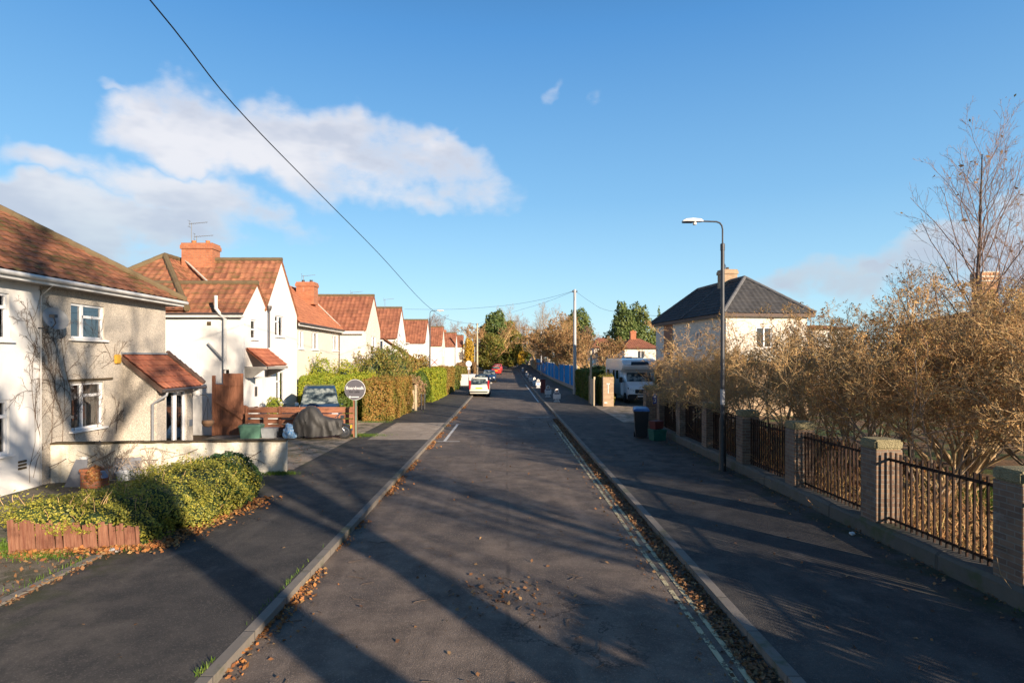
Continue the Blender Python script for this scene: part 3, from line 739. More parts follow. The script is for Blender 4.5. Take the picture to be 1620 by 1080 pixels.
# ------------------------------------------------------------------ house one: hipped pair, white half and pebbledash half
FX = -10.8
H1 = thing('semi_detached_house', 'nearest house, white painted half and grey pebbledash half under one mossy hipped roof', 'house', (FX, 13.9, 0))
def local(root, fn=None): return root
def W(mb_or): return mb_or
def reparent(root):
    """Children are authored in world coordinates: shift them under the root's base."""
    inv = Matrix.Translation(-root.location)
    for c in kids(root): c.matrix_local = inv @ c.matrix_local
EZ = 4.80
mb = MB()
hw = [(11.7-8.8, 13.05-8.8, .95, 2.12), (11.7-8.8, 13.05-8.8, 3.42, 4.42)]
facade(mb, (FX, 8.8, 0), PY_, 5.1, EZ, hw, PX_)
mb.poly([(FX, 8.8, 0), (FX, 8.8, EZ), (-18.6, 8.8, EZ), (-18.6, 8.8, 0)])
mb.build('white_wall', M['white_render'], H1)
u = lambda px: 950*10.8/(PX0-px)-13.9
w1 = (u(112), u(165), 3.52, 4.40); w2 = (u(112.5), u(164), 1.22, 2.40)
mb = MB()
facade(mb, (FX, 13.9, 0), PY_, 5.13, EZ, [w1, w2], PX_)
mb.poly([(FX, 19.03, 0), (-18.6, 19.03, 0), (-18.6, 19.03, EZ), (FX, 19.03, EZ)])
mb.poly([(-18.6, 8.8, 0), (-18.6, 19.03, 0), (-18.6, 19.03, EZ), (-18.6, 8.8, EZ)])
mb.build('pebbledash_wall', M['pebbledash'], H1, fix=False)
MB().box(FX-.02, FX+.012, 8.8, 19.05, 0, .32).build('base_course', M['grey_panel'], H1) if False else None
for r_ in hw: window(H1, (FX, 8.8, 0), PY_, PX_, r_, TWO, curtain=[(.6, .95)])
window(H1, (FX, 13.9, 0), PY_, PX_, w1, [(.36, 0, .36, 1), (.36, .64, 1, .64)], curtain=[(.68, .97)], dark='interior')
window(H1, (FX, 13.9, 0), PY_, PX_, w2, [(.36, 0, .36, 1), (.36, .72, 1, .72)], curtain=[(.72, .97)], dark='interior_warm')
MB().box(FX+.002, FX+.055, 13.9+w2[0]-.1, 13.9+w2[1]+.3, w2[3]+.05, w2[3]+.10).build('drip_ledge', M['mud'], H1)
# roof
ex, ex2, ey0, ey1, ze = -10.38, -19.0, 8.4, 19.42, 4.86
rx = (ex+ex2)/2; run_ = ex-rx; zr = ze+run_*math.tan(R(33.5)); ry0, ry1 = ey0+run_, ey1-run_
mb = MB()
tile_face(mb, [(ex, ey0, ze), (ex, ey1, ze), (rx, ry1, zr), (rx, ry0, zr)], ((ex, ey0, ze), (ex, ey1, ze)))
tile_face(mb, [(ex, ey1, ze), (ex2, ey1, ze), (rx, ry1, zr)], ((ex, ey1, ze), (ex2, ey1, ze)))
tile_face(mb, [(ex2, ey0, ze), (ex2, ey1, ze), (rx, ry1, zr), (rx, ry0, zr)], ((ex2, ey1, ze), (ex2, ey0, ze)), sub=3)
tile_face(mb, [(ex, ey0, ze), (ex2, ey0, ze), (rx, ry0, zr)], ((ex, ey0, ze), (ex2, ey0, ze)), sub=3)
rf = build_uv(mb, 'roof', M['tile_old'], H1)
mb = MB(); ridge_line(mb, (rx, ry0, zr+.03), (rx, ry1, zr+.03)); ridge_line(mb, (ex, ey1, ze+.05), (rx, ry1, zr+.03)); ridge_line(mb, (ex2, ey1, ze+.05), (rx, ry1, zr+.03))
build_uv(mb, 'ridge_tiles', M['ridge_old'], rf)
mb = MB(); mb.box(ex-.05, ex-.025, ey0, ey1-.03, ze-.17, ze-.01); mb.box(ex2, ex-.05, ey1-.055, ey1-.03, ze-.17, ze-.01); mb.build('fascia', M['gutter_white'], H1)
MB().box(FX, ex-.05, ey0, ey1-.06, ze-.165, ze-.145).build('soffit', M['soffit'], H1)
gutter(H1, (ex+.03, ey0, ze-.05), (ex+.03, ey1+.06, ze-.05), r=.052)
downpipe(H1, [(ex+.03, 13.86, ze-.06), (FX+.06, 13.86, ze-.4), (FX+.06, 13.86, .1)], 'gutter_white', .012, 'cable')
# alarm box, dish, wall vent, lamp
MB().box(FX, FX+.08, 16.52, 16.74, 2.88, 3.13).build('alarm_box', M['yellow_box'], H1, bevel=.02)
mb = MB()
for k in range(3): mb.box(FX, FX+.02, 13.28, 13.5, .55+k*.075, .595+k*.075)
mb.build('air_vent', M['mud'], H1)
pr = []
for i in range(9): pr.append((.27*math.sin(i/8*1.2)/math.sin(1.2), .10*(1-math.cos(i/8*1.2))))
mb = MB(); b0 = len(mb.v)
for r_, h in pr:
    for k in range(24): a = 2*math.pi*k/24; mb.v.append((r_*math.cos(a), r_*math.sin(a)*1.08, h))
for i in range(8):
    for k in range(24): mb.f.append((i*24+k, i*24+(k+1) % 24, (i+1)*24+(k+1) % 24, (i+1)*24+k)); mb.m.append(0)
Mx = Matrix.Translation((FX+.30, 13.95, 3.92)) @ Vector((.80, -.38, .42)).normalized().to_track_quat('Z', 'Y').to_matrix().to_4x4()
mb.xf(Mx)
dish = mb.build('satellite_dish', M['dish_grey'], H1, smooth=True)
mb = MB(); mb.tube([(FX, 13.86, 3.72), (FX+.2, 13.86, 3.7), (FX+.3, 13.86, 3.86)], .02, 6); mb.tube([(FX+.3, 13.86, 3.7), (FX+.55, 13.66, 3.82), (FX+.62, 13.5, 3.95)], .013, 6)
mb.box(FX+.58, FX+.70, 13.42, 13.52, 3.93, 4.0); mb.build('dish_arm', M['lamp_grey'], dish)
# porch
pA, pB, px_ = 16.95, 18.92, -9.87
mb = MB(); dy0, dy1 = 17.42-pA, 18.55-pA
facade(mb, (px_, pA, 0), PY_, pB-pA, 2.28, [(dy0, dy1, .12, 2.1)], PX_)
for yy in (pA, pB): mb.poly([(px_, yy, 0), (FX, yy, 0), (FX, yy, 3.05), (px_, yy, 2.28)])
pw = mb.build('porch_wall', M['pebbledash'], H1, fix=False)
window(H1, (px_, pA, 0), PY_, PX_, (dy0, dy1, .12, 2.1), [(.5, 0, .5, 1)], door=True, dark='interior_warm', curtain=[(.10, .34), (.60, .74)], f=.09)
mb = MB(); e0, e1 = (-9.62, pA-.12, 2.17), (-9.62, pB+.14, 2.17)
tile_face(mb, [e0, e1, (FX, pB+.14, 3.13), (FX, pA-.12, 3.13)], (e0, e1), tw=.2, th=.25, amp=.02)
pr_ = build_uv(mb, 'porch_roof', M['tile_porch'], H1)
mb = MB(); mb.bar((-9.62, pB+.2, 2.24), (FX, pB+.2, 3.2), .1, .09)
for k in range(7): f_ = k/7; mb.bar((-9.62-1.18*f_, pB+.2, 2.27+.96*f_), (-9.62-1.18*(f_+.13), pB+.2, 2.27+.96*(f_+.13)+.03), .15, .07)
mb.build('verge_tiles', M['brown_panel'], pr_)
MB().bar((FX+.03, pA-.12, 3.17), (FX+.03, pB+.1, 3.17), .09, .05).build('flashing', M['lead'], pr_)
mb = MB(); mb.bar((-9.64, pA-.1, 2.09), (FX, pA-.1, 3.03), .03, .12); mb.build('bargeboard', M['brown_panel'], pr_)
gutter(H1, (-9.57, pA-.16, 2.12), (-9.57, pB+.2, 2.12), mat='dark_pipe', r=.05)
downpipe(H1, [(-9.6, pA+.06, 2.08), (-9.6, pA+.02, 1.98), (-9.82, pA-.06, 1.82), (-9.95, pA-.06, 1.74), (-9.95, pA-.06, .1)], 'grey_paint', .036)
mb = MB(); mb.lathe([(.02, -.1), (.10, -.08), (.12, 0), (.09, .08), (.03, .12)], (px_+.16, 18.82, 1.95), 12); mb.build('porch_lamp', M['lantern'], H1, smooth=True)
MB().box(px_, px_+.03, 18.68, 18.84, .92, 1.12).build('letter_plate', M['lead'], H1)
mb = MB(); mb.tube([(px_, 18.95, 1.9), (px_+.32, 19.1, 1.85), (px_+.38, 19.1, 1.78)], .012, 5); br = mb.build('basket_bracket', M['black_iron'], H1)
reparent(H1)
HB = thing('hanging_basket', 'round brown wicker hanging basket on a bracket beside the porch', 'basket', (px_+.38, 19.1, 1.0))
MB().lathe([(.02, -.16), (.13, -.12), (.19, -.02), (.17, .06), (.02, .07)], (0, 0, 0), 14).build('basket', M['wicker'], HB, smooth=True)
mb = MB()
for k in range(3): a = k*2.1; mb.tube([(.17*math.cos(a), .17*math.sin(a), .05), (0, 0, .78)], .006, 4)
mb.build('chain', M['black_iron'], HB)

# ------------------------------------------------------------------ gabled wings further up the street
def gable_wing(root, xf, xb, y0, y1, ez0, ez1, yr, zr, tile, wallm, tw=.30, th=.32, sub=5, holes=(), wins=True, near_wall=True, g=0.0, verge=.06):
    """Wing whose gable faces the street (plane x = xf); eaves ez0 on the near side, ez1 on the far side."""
    mb = MB(); facade(mb, (xf, y0, g-.3), PY_, y1-y0, min(ez0, ez1)-g+.3, [(a-y0, b-y0, c-g+.3, d-g+.3) for a, b, c, d in holes], PX_)
    zb = min(ez0, ez1); pts = [(xf, y0, zb), (xf, y1, zb)]
    if ez1 > zb: pts.append((xf, y1, ez1))
    pts.append((xf, yr, zr))
    if ez0 > zb: pts.append((xf, y0, ez0))
    mb.poly(pts)
    mb.poly([(xf, y0, g-.3), (xf, y0, ez0), (xb, y0, ez0), (xb, y0, g-.3)]); mb.poly([(xf, y1, g-.3), (xf, y1, ez1), (xb, y1, ez1), (xb, y1, g-.3)])
    mb.poly([(xb, y0, g-.3), (xb, y1, g-.3), (xb, y1, ez1), (xb, yr, zr), (xb, y0, ez0)])
    wl = mb.build('wing_wall', M[wallm], root, fix=False)
    mb = MB(); s0 = (zr-ez0)/(yr-y0); s1 = (zr-ez1)/(y1-yr); ov = .22; xo = xf+verge; up_ = .05
    a0 = (xb, y0-ov, ez0-ov*s0+up_); a1 = (xo, y0-ov, ez0-ov*s0+up_); b0 = (xb, y1+ov*.3, ez1-ov*.3*s1+up_); b1 = (xo, y1+ov*.3, ez1-ov*.3*s1+up_)
    tile_face(mb, [a0, a1, (xo, yr, zr+up_), (xb, yr, zr+up_)], (a0, a1), tw, th, sub=sub)
    tile_face(mb, [b0, b1, (xo, yr, zr+up_), (xb, yr, zr+up_)], (b1, b0), tw, th, sub=sub)
    rf = build_uv(mb, 'wing_roof', M[tile], root)
    mb = MB(); ridge_line(mb, (xb, yr, zr+up_+.03), (xo, yr, zr+up_+.03), .10); build_uv(mb, 'ridge_tiles', M['ridge_old'], rf)
    return wl
def lean(root, face, eave, tile, name='roof', tw=.3, th=.32, sub=4):
    mb = MB(); tile_face(mb, face, eave, tw, th, sub=sub); return build_uv(mb, name, M[tile], root)
# house two
H2 = thing('gabled_house', 'white house with twin street gables, red tiled roofs and wide orange brick chimney', 'house', (-10.5, 27, 0))
xf = -10.5; yy = lambda px: 950*10.5/(PX0-px)
gable_wing(H2, xf, -16, 26.3, 30.1, 5.35, 5.15, 27.95, 7.55, 'tile_clay', 'white_clean',
           holes=[(yy(435), yy(449.5), Z(532, 27.9), Z(500, 27.9)), (yy(437), yy(451), .95, 2.42)])
gable_wing(H2, xf, -16, 24.0, 26.28, 4.93, 5.15, 25.25, 6.12, 'tile_clay', 'white_render', holes=[(yy(397), yy(406.5), Z(536, 25), Z(506, 25)), (24.65, 25.75, .15, 2.15)])
for r_ in [(yy(435)-24, yy(449.5)-24, Z(532, 27.9), Z(500, 27.9)), (yy(437)-24, yy(451)-24, .95, 2.42)]: window(H2, (xf, 24, 0), PY_, PX_, r_, [(.45, 0, .45, 1), (.0, .7, .45, .7)], curtain=[(.62, .95)], dark='interior_warm')
window(H2, (xf, 24, 0), PY_, PX_, (yy(397)-24, yy(406.5)-24, Z(536, 25), Z(506, 25)), [(0, .5, 1, .5)])
dr = MB().box(xf-.08, xf-.02, 24.65, 25.75, .15, 2.15).build('front_door', M['upvc'], H2)
mb = MB(); mb.box(xf-.02, xf+.012, 25.1, 25.3, 1.45, 1.85); mb.build('door_wreath', M['dark_pipe'], dr); MB().box(xf-.02, xf+.01, 25.05, 25.35, .95, 1.02).build('letter_plate', M['black_iron'], dr)
mb = MB(); bx0, bx1, bxr, byh = -18.5, -12.6, -15.3, 26.9; zt = 7.6
tile_face(mb, [(bx0, 23.7, 4.95), (bx1, 23.7, 4.95), (bxr, byh, zt)], ((bx0, 23.7, 4.95), (bx1, 23.7, 4.95)))
tile_face(mb, [(bx1, 23.7, 4.95), (bx1, 31.5, 4.95), (bxr, 31.5, zt), (bxr, byh, zt)], ((bx1, 23.7, 4.95), (bx1, 31.5, 4.95)))
tile_face(mb, [(bx0, 23.7, 4.95), (bx0, 31.5, 4.95), (bxr, 31.5, zt), (bxr, byh, zt)], ((bx0, 23.7, 4.95), (bx0, 31.5, 4.95)), sub=3)
rf = build_uv(mb, 'main_roof', M['tile_clay'], H2)
mb = MB(); ridge_line(mb, (bxr, byh, zt+.05), (bxr, 31.5, zt+.05), .12); ridge_line(mb, (bx1, 23.7, 5), (bxr, byh, zt+.05), .12); ridge_line(mb, (bx0, 23.7, 5), (bxr, byh, zt+.05), .12); build_uv(mb, 'ridge_tiles', M['ridge_old'], rf)
MB().bar((-12.35, 26.2, 5.75), (-15.0, 27.8, 7.7), .09, .03).build('mortar_fillet', M['mortar'], rf)
mb = MB(); mb.box(bx0+.2, -15.9, 24.05, 31.5, -.1, 4.9); mb.build('rear_wall', M['white_render'], H2)
mb = MB(); mb.box(-18, xf+.05, 23.76, 23.80, 4.66, 4.84); mb.build('fascia', M['gutter_white'], H2); MB().box(-18, xf, 23.8, 24, 4.68, 4.7).build('soffit', M['soffit'], H2)
gutter(H2, (-18, 23.72, 4.80), (xf+.1, 23.72, 4.80), mat='dark_pipe', r=.04)
chimney(H2, X(318, 28), 28.0, 7.0, 8.35, 1.42, .75, pots=2)
aerial(H2, X(303, 28), 28.0, 8.3, 1.05, .1); aerial(H2, X(306, 28)+.15, 28.0, 8.3, .45, .2)
xs_ = X(347, 23.9)
downpipe(H2, [(xs_, 23.62, 5.5), (xs_, 23.62, 5.0), (xs_+.1, 23.72, 4.8), (xs_+.22, 23.9, 4.6), (xs_+.22, 23.9, 2.6)], 'gutter_white', .07, 'soil_pipe')
downpipe(H2, [(xs_+.18, 23.88, 4.5), (xs_+.18, 23.88, .1)], 'dark_pipe', .03); MB().tube([(xs_+.14, 23.9, 2.98), (X(329, 23.9), 23.9, Z(543, 23.9))], .045, 8).build('waste_pipe', M['grey_paint'], H2, smooth=True)
MB().box(X(328, 24), X(334, 24), 23.97, 24.01, 4.35, 4.5).build('air_vent', M['mud'], H2)
mb = MB(); mb.lathe([(.05, 5.1), (.11, 5.22), (.11, 5.33)], (xf+.12, 26.3, 0), 8); mb.tube([(xf+.12, 26.3, 5.2), (xf+.12, 26.3, 3.5)], .035, 8); mb.build('downpipe', M['dark_pipe'], H2)
cE0, cE1 = (-9.62, 24.15, 2.74), (-9.62, 26.4, 2.74)
cr = lean(H2, [cE0, cE1, (xf, 26.4, 3.45), (xf, 24.15, 3.45)], (cE0, cE1), 'tile_porch', 'canopy_roof', .2, .25)
mb = MB(); mb.box(-11.35, -9.6, 24.08, 24.18, 2.58, 2.70); mb.box(-9.72, -9.6, 24.1, 26.4, 2.6, 2.7); mb.prism([(-9.7, 2.58), (xf, 2.58), (xf, 2.2)], 'y', 26.3, 26.4); mb.box(-11.2, -11.08, 24.0, 24.12, 2.2, 2.58); mb.prism([(-9.75, 2.58), (-10.2, 2.25), (xf, 2.25), (xf, 2.58)], 'y', 24.1, 24.16); mb.build('canopy_frame', M['soffit'], cr)
MB().box(-11.3, -9.75, 24.16, 24.22, 2.28, 2.60).build('canopy_board', M['upvc'], cr)
reparent(H2)
# house three
H3 = thing('gabled_house', 'pink and cream house with bright orange roof slope meeting a red tiled gable', 'house', (-10.5, 36, 0))
f3 = -10.75
mb = MB(); y3 = lambda px: 950*10.75/(PX0-px)
W3 = [(y3(472), y3(480), 3.55, 4.5), (y3(493), y3(503), 3.55, 4.5), (y3(526), y3(534), 3.55, 4.5)]
facade(mb, (f3, 30.12, 0), PY_, 8.58, 4.95, [(a-30.12, b-30.12, c, d) for a, b, c, d in W3], PX_, mi=0)
mb.poly([(-17, 30.12, 0), (f3, 30.12, 0), (f3, 30.12, 4.95), (-17, 30.12, 4.95)]); mb.build('main_wall', M['cream'], H3, fix=False)
MB().box(f3-.02, f3+.006, 30.13, y3(486), 0, 4.9).build('pink_wall_panel', M['pink_cream'], H3) if False else None
for a, b, c, d in W3: window(H3, (f3, 30.12, 0), PY_, PX_, (a-30.12, b-30.12, c, d), [(.45, 0, .45, 1)], curtain=[(.5, .9)])
a0, a1 = (f3+.35, 30.12, 4.85), (f3+.35, 39.2, 4.85)
rf = lean(H3, [a0, a1, (-13.6, 41.5, 7.6), (-13.6, 30.12, 7.6)], (a0, a1), 'tile_orange', 'main_roof', .25, .25, 3)
lean(H3, [(-16.5, 30.12, 4.85), (-16.5, 43, 4.85), (-13.6, 43, 7.6), (-13.6, 30.12, 7.6)], ((-16.5, 30.12, 4.85), (-16.5, 43, 4.85)), 'tile_orange', 'rear_roof', .25, .25, 2)
MB().box(-13.4, f3, 30.1, 30.14, 4.9, 5.1).build('gable_parapet', M['cream'], H3)
MB().bar((-12.9, 38.9, 7.25), (-10.6, 38.75, 5.02), .07, .05).build('mortar_fillet', M['mortar'], rf)
MB().box(f3+.30, f3+.33, 30.2, 38.6, 4.68, 4.82).build('fascia', M['gutter_white'], H3); gutter(H3, (f3+.40, 30.2, 4.82), (f3+.40, 38.6, 4.82), mat='dark_pipe', r=.045)
downpipe(H3, [(f3+.38, 38.45, 4.8), (f3+.06, 38.45, 4.55), (f3+.06, 38.45, .1)])
gable_wing(H3, -9.05, -15.5, 38.7, 43.1, 5.0, 5.0, 40.9, 7.25, 'tile_red', 'cream', sub=4, holes=[(40.2, 41.6, 3.3, 4.55), (40, 41.6, .9, 2.2)])
window(H3, (-9.05, 38.7, 0), PY_, PX_, (1.5, 2.9, 3.3, 4.55), [(.45, 0, .45, 1)], curtain=[(.5, .9)]); window(H3, (-9.05, 38.7, 0), PY_, PX_, (1.3, 2.9, .9, 2.2), [(.45, 0, .45, 1)], curtain=[(.5, .9)])
MB().box(-10.7, -9.1, 38.42, 38.46, 4.62, 4.8).build('fascia', M['gutter_white'], H3)
mb = MB(); mb.tube([(X(569, 38.6), 38.63, .1), (X(569, 38.6), 38.63, 2.75), (X(571, 38.6), 38.63, 2.95), (-9.1, 38.63, 3.15)], .04, 6); mb.build('waste_pipe', M['gutter_white'], H3)
chimney(H3, X(486, 37.5), 37.5, 6.4, Z(447, 37.5), 1.1, .8, pots=2, potmat='dark_pipe'); aerial(H3, X(480, 37.5), 37.5, Z(447, 37.5), .45, .2)
aerial(H3, X(557, 42), 42, 7.1, .6, .2); aerial(H3, X(563, 42), 42, 7.1, .35, .1)
reparent(H3)
# the rest of the row
row = [  # apex y, front x, ridge z above ground, tile, wall, label
 (50.6, -8.85, 7.25, 'tile_red', 'white_clean', 'white gabled house with brown lean-to roof behind the tall garden shrubs'),
 (65.6, -8.6, 7.2, 'tile_red', 'white_clean', 'white gabled house with orange ridge and chimney, second beyond the pink and cream house'),
 (83.0, -8.7, 7.3, 'tile_red', 'cream', 'cream gabled house with twin orange chimneys behind the near lamp column'),
 (99.8, -8.3, 7.0, 'tile_red', 'white_clean', 'white gabled house above the parked blue cars'),
 (114.5, -8.2, 6.9, 'tile_red', 'cream', 'farthest gabled house at the end of the white row')]
for k, (ya, xf, zr_, tl, wl, lab) in enumerate(row):
    g = gz_(ya); H = thing('gabled_house', lab, 'house', (xf, ya, g), group='gabled houses along the street')
    gable_wing(H, xf, xf-6.2, ya-2.15, ya+2.15, 4.85+g, 4.85+g, ya, zr_+g, tl, wl, sub=3, g=g, holes=[(ya-.55, ya+.75, 3.3+g, 4.5+g)])
    window(H, (xf, ya-2.15, 0), PY_, PX_, (1.6, 2.9, 3.3+g, 4.5+g), [(.5, 0, .5, 1)])
    bx = xf-1.9; yb0, yb1 = ya-7.2 if k else ya-5.1, ya-2.16
    if k: 
        mb = MB(); facade(mb, (bx, yb0, g-.3), PY_, yb1-yb0, 5.1, [(1.2, 2.2, 3.7, 4.7)], PX_); mb.poly([(bx, yb0, g-.3), (bx-5, yb0, g-.3), (bx-5, yb0, g+4.8), (bx-2.7, yb0, g+7.0), (bx, yb0, g+4.8)]); mb.build('main_wall', M['pink_cream' if k % 2 else 'cream'], H, fix=False)
        window(H, (bx, yb0, g-.3), PY_, PX_, (1.2, 2.2, 3.7, 4.7), [(.5, 0, .5, 1)])
        a0, a1 = (bx+.3, yb0, 4.75+g), (bx+.3, yb1+1.5, 4.75+g)
        lean(H, [a0, a1, (bx-2.6, yb1+1.5, 7.0+g), (bx-2.6, yb0, 7.0+g)], (a0, a1), 'tile_orange' if k % 2 else 'tile_red', 'main_roof', sub=2)
        MB().box(bx+.27, bx+.31, yb0, yb1, g+4.6, g+4.72).build('fascia', M['gutter_white'], H)
    yb2 = ya+2.16; mb = MB(); mb.box(bx-5, bx, yb2, yb2+4.5, g-.3, g+4.8); mb.build('far_wall', M['pink_cream'], H)
    a0, a1 = (bx+.3, yb2-1.5, 4.75+g), (bx+.3, yb2+4.5, 4.75+g)
    lean(H, [a0, a1, (bx-2.6, yb2+4.5, 7.0+g), (bx-2.6, yb2-1.5, 7.0+g)], (a0, a1), 'tile_orange', 'far_roof', sub=2)
    chimney(H, bx-2.4, ya+4.4, 6.0+g, 8.2+g, 1.2, .8, pots=1); 
    if k == 2: chimney(H, bx-2.4, ya-4.4, 6.0+g, 8.0+g, 1.2, .8, pots=1)
    if k == 0:
        aerial(H, X(609, 48), 48.0, 7.0, .8, .2)
        e0, e1 = (X(645, 50)+.2, 46.9, 2.2), (X(645, 50)+.2, 48.5, 2.2)
        lr = lean(H, [(-6.9, 47.0, 2.75), (-6.9, 48.6, 2.75), (-9.7, 48.6, 4.6), (-9.7, 47.0, 4.6)], ((-6.9, 47.0, 2.75), (-6.9, 48.6, 2.75)), 'tile_old', 'lean_to_roof', sub=2)
        MB().prism([(-9.7, 0), (-7.0, 0), (-7.0, 2.7), (-9.7, 4.5)], 'y', 47.1, 48.5).build('lean_to_wall', M['white_clean'], H)
    reparent(H)
# house on the right with slate grey roof, set at a slight angle
HR = thing('hipped_house', 'cream house with dark grey hipped roof and buff chimney behind the bare shrubs', 'house', (11.33, 31.35, 0), rz=math.atan(.125))
L_, W_, e_ = 10.55, 5.2, 5.42; oh = .3
def rect(mb, x0, x1, y0, y1, z0, z1):
    mb.box(x0, x1, y0, y1, z0, z1)
mb = MB(); HX, HY = W_-oh, L_-oh
facade(mb, (oh, HY, 2.9), (0, -1, 0), HY-oh, e_-.1-2.9, [(1.6, 2.4, .5, 1.7), (2.9, 3.3, .4, 1.8), (6.3, 7.0, .7, 1.7)], (-1, 0, 0))
facade(mb, (oh, oh, 2.9), (1, 0, 0), HX-oh, e_-.1-2.9, [(1.7, 2.6, .7, 1.8)], (0, -1, 0)); mb.poly([(HX, oh, 2.9), (HX, HY, 2.9), (HX, HY, e_), (HX, oh, e_)]); mb.poly([(oh, HY, 2.9), (HX, HY, 2.9), (HX, HY, e_), (oh, HY, e_)])
mb.build('upper_wall', M['cream'], HR, fix=False); MB().box(oh-.03, HX+.03, oh-.03, HY+.03, -.2, 2.9).build('lower_wall', M['buff_brick'], HR)
for r_ in ((1.6, 2.4, .5, 1.7), (2.9, 3.3, .4, 1.8), (6.3, 7.0, .7, 1.7)): window(HR, (oh, HY, 2.9), (0, -1, 0), (-1, 0, 0), r_, [(.5, 0, .5, 1)])
window(HR, (oh, oh, 2.9), (1, 0, 0), (0, -1, 0), (1.7, 2.6, .7, 1.8), [(.5, 0, .5, 1)])
MB().box(oh-.035, oh-.005, HY-2.9, HY-1.5, 2.9, e_-.12).build('brick_panel', M['red_brick'], HR)
h_ = W_/2; zr = e_+2.2; A, B, C, D = (0, 0, e_), (W_, 0, e_), (W_, L_, e_), (0, L_, e_); E, F_ = (h_, h_, zr), (h_, L_-h_*.75, zr)
mb = MB(); tile_face(mb, [A, B, E], (A, B)); tile_face(mb, [A, D, F_, E], (D, A)); tile_face(mb, [B, C, F_, E], (B, C), sub=3); tile_face(mb, [D, C, F_], (D, C), sub=3)
rf = build_uv(mb, 'roof', M['tile_dark'], HR); mb = MB()
for a, b in ((A, E), (B, E), (E, F_), (D, F_), (C, F_)): ridge_line(mb, Vector(a)+Vector((0, 0, .05)), Vector(b)+Vector((0, 0, .05)), .10)
ridge_line(mb, (0, 5.4, e_+.06), (h_, 5.0, zr+.02), .05)
build_uv(mb, 'ridge_tiles', M['ridge_grey'], rf)
mb = MB(); mb.box(.02, .06, 0, L_, e_-.16, e_-.01); mb.box(0, W_, .02, .06, e_-.16, e_-.01); mb.build('fascia', M['brown_panel'], HR); MB().box(.05, W_, .05, L_, e_-.18, e_-.16).build('soffit', M['soffit'], HR)
ch = chimney(HR, h_, 4.6, zr-.4, zr+.75, .9, .7, 'buff_brick', pots=1, potmat='dark_pipe'); MB().lathe([(.09, zr+.8), (.09, zr+1.0), (.05, zr+1.05), (.05, zr+1.12)], (h_-.18, 4.6, 0), 8).build('flue_cowl', M['steel'], ch)
# far houses between the trees on the right
def far_house(px0, px1, y, py_e, py_r, label, wallm='cream', tl='tile_red', depth=7, chim=True):
    x0, x1 = X(px0, y), X(px1, y); ze_, zr_ = Z(py_e, y), Z(py_r, y); H = thing('hipped_house', label, 'house', ((x0+x1)/2, y, 0)); g = gz_(y)
    mb = MB(); n = max(1, int((x1-x0)/2.4)); hs = [((i+.5)*(x1-x0)/n-.5, (i+.5)*(x1-x0)/n+.5, ze_-g-1.35, ze_-g-.35) for i in range(n)]
    facade(mb, (x0, y, g), (1, 0, 0), x1-x0, ze_-g, hs, (0, -1, 0)); mb.poly([(x0, y, g), (x0, y+depth, g), (x0, y+depth, ze_), (x0, y, ze_)]); mb.poly([(x1, y, g), (x1, y+depth, g), (x1, y+depth, ze_), (x1, y, ze_)])
    mb.build('wall', M[wallm], H, fix=False)
    for r_ in hs: window(H, (x0, y, g), (1, 0, 0), (0, -1, 0), r_, [(.5, 0, .5, 1)])
    o_ = .4; d2 = depth/2; A, B, C, D = (x0-o_, y-o_, ze_), (x1+o_, y-o_, ze_), (x1+o_, y+depth+o_, ze_), (x0-o_, y+depth+o_, ze_)
    i_ = min(d2, (x1-x0)*.35); E, F_ = (x0+i_, y+d2, zr_), (x1-i_, y+d2, zr_)
    mb = MB(); tile_face(mb, [A, B, F_, E], (A, B), sub=2); tile_face(mb, [A, D, E], (D, A), sub=2); tile_face(mb, [B, C, F_], (B, C), sub=2); tile_face(mb, [D, C, F_, E], (D, C), sub=2)
    build_uv(mb, 'roof', M[tl], H)
    if chim: chimney(H, E[0]+.4, y+d2, zr_-.6, zr_+1.1, .8, .8, pots=1)
    reparent(H); return H
far_house(988, 1040, 84, 551, 534, 'small cream house with red hipped roof seen over the motorhome', depth=8)
far_house(940, 976, 92, 550, 533, 'red roofed cream house half hidden by the round brown tree', depth=9, chim=False)
far_house(1286, 1345, 70, 520, 512, 'low brown roofed house beyond the bare shrubs', tl='tile_old', chim=False)
far_house(838, 852, 150, 574, 562, 'small white gabled building where the street ends', wallm='white_clean', tl='ridge_grey', depth=5, chim=False)
# tall chimney and roof behind the bare tree
HC = far_house(1583, 1700, 30, 505, 484, 'brown roofed house with a tall orange chimney behind the bare birch', wallm='red_brick', tl='tile_old', depth=8, chim=False)
cx_, cy_ = X(1568, 30), 30.4
mb = MB(); mb.box(cx_-.40, cx_+.40, cy_-.35, cy_+.35, 0, Z(445, 30)); mb.box(cx_-.45, cx_+.45, cy_-.4, cy_+.4, Z(445, 30), Z(431, 30)); o = mb.build('tall_chimney', M['tan_brick'], HC); o.location = Vector(o.location)-HC.location
mb = MB(); mb.box(cx_-.46, cx_+.46, cy_-.41, cy_+.41, Z(445, 30), Z(443, 30)); mb.box(cx_-.46, cx_+.46, cy_-.41, cy_+.41, Z(438, 30), Z(436, 30)); mb.box(cx_-.44, cx_+.44, cy_-.39, cy_+.39, Z(431, 30), Z(429, 30)); mb.build('stone_band', M['stone_white'], o)
from mathutils import noise as mnoise
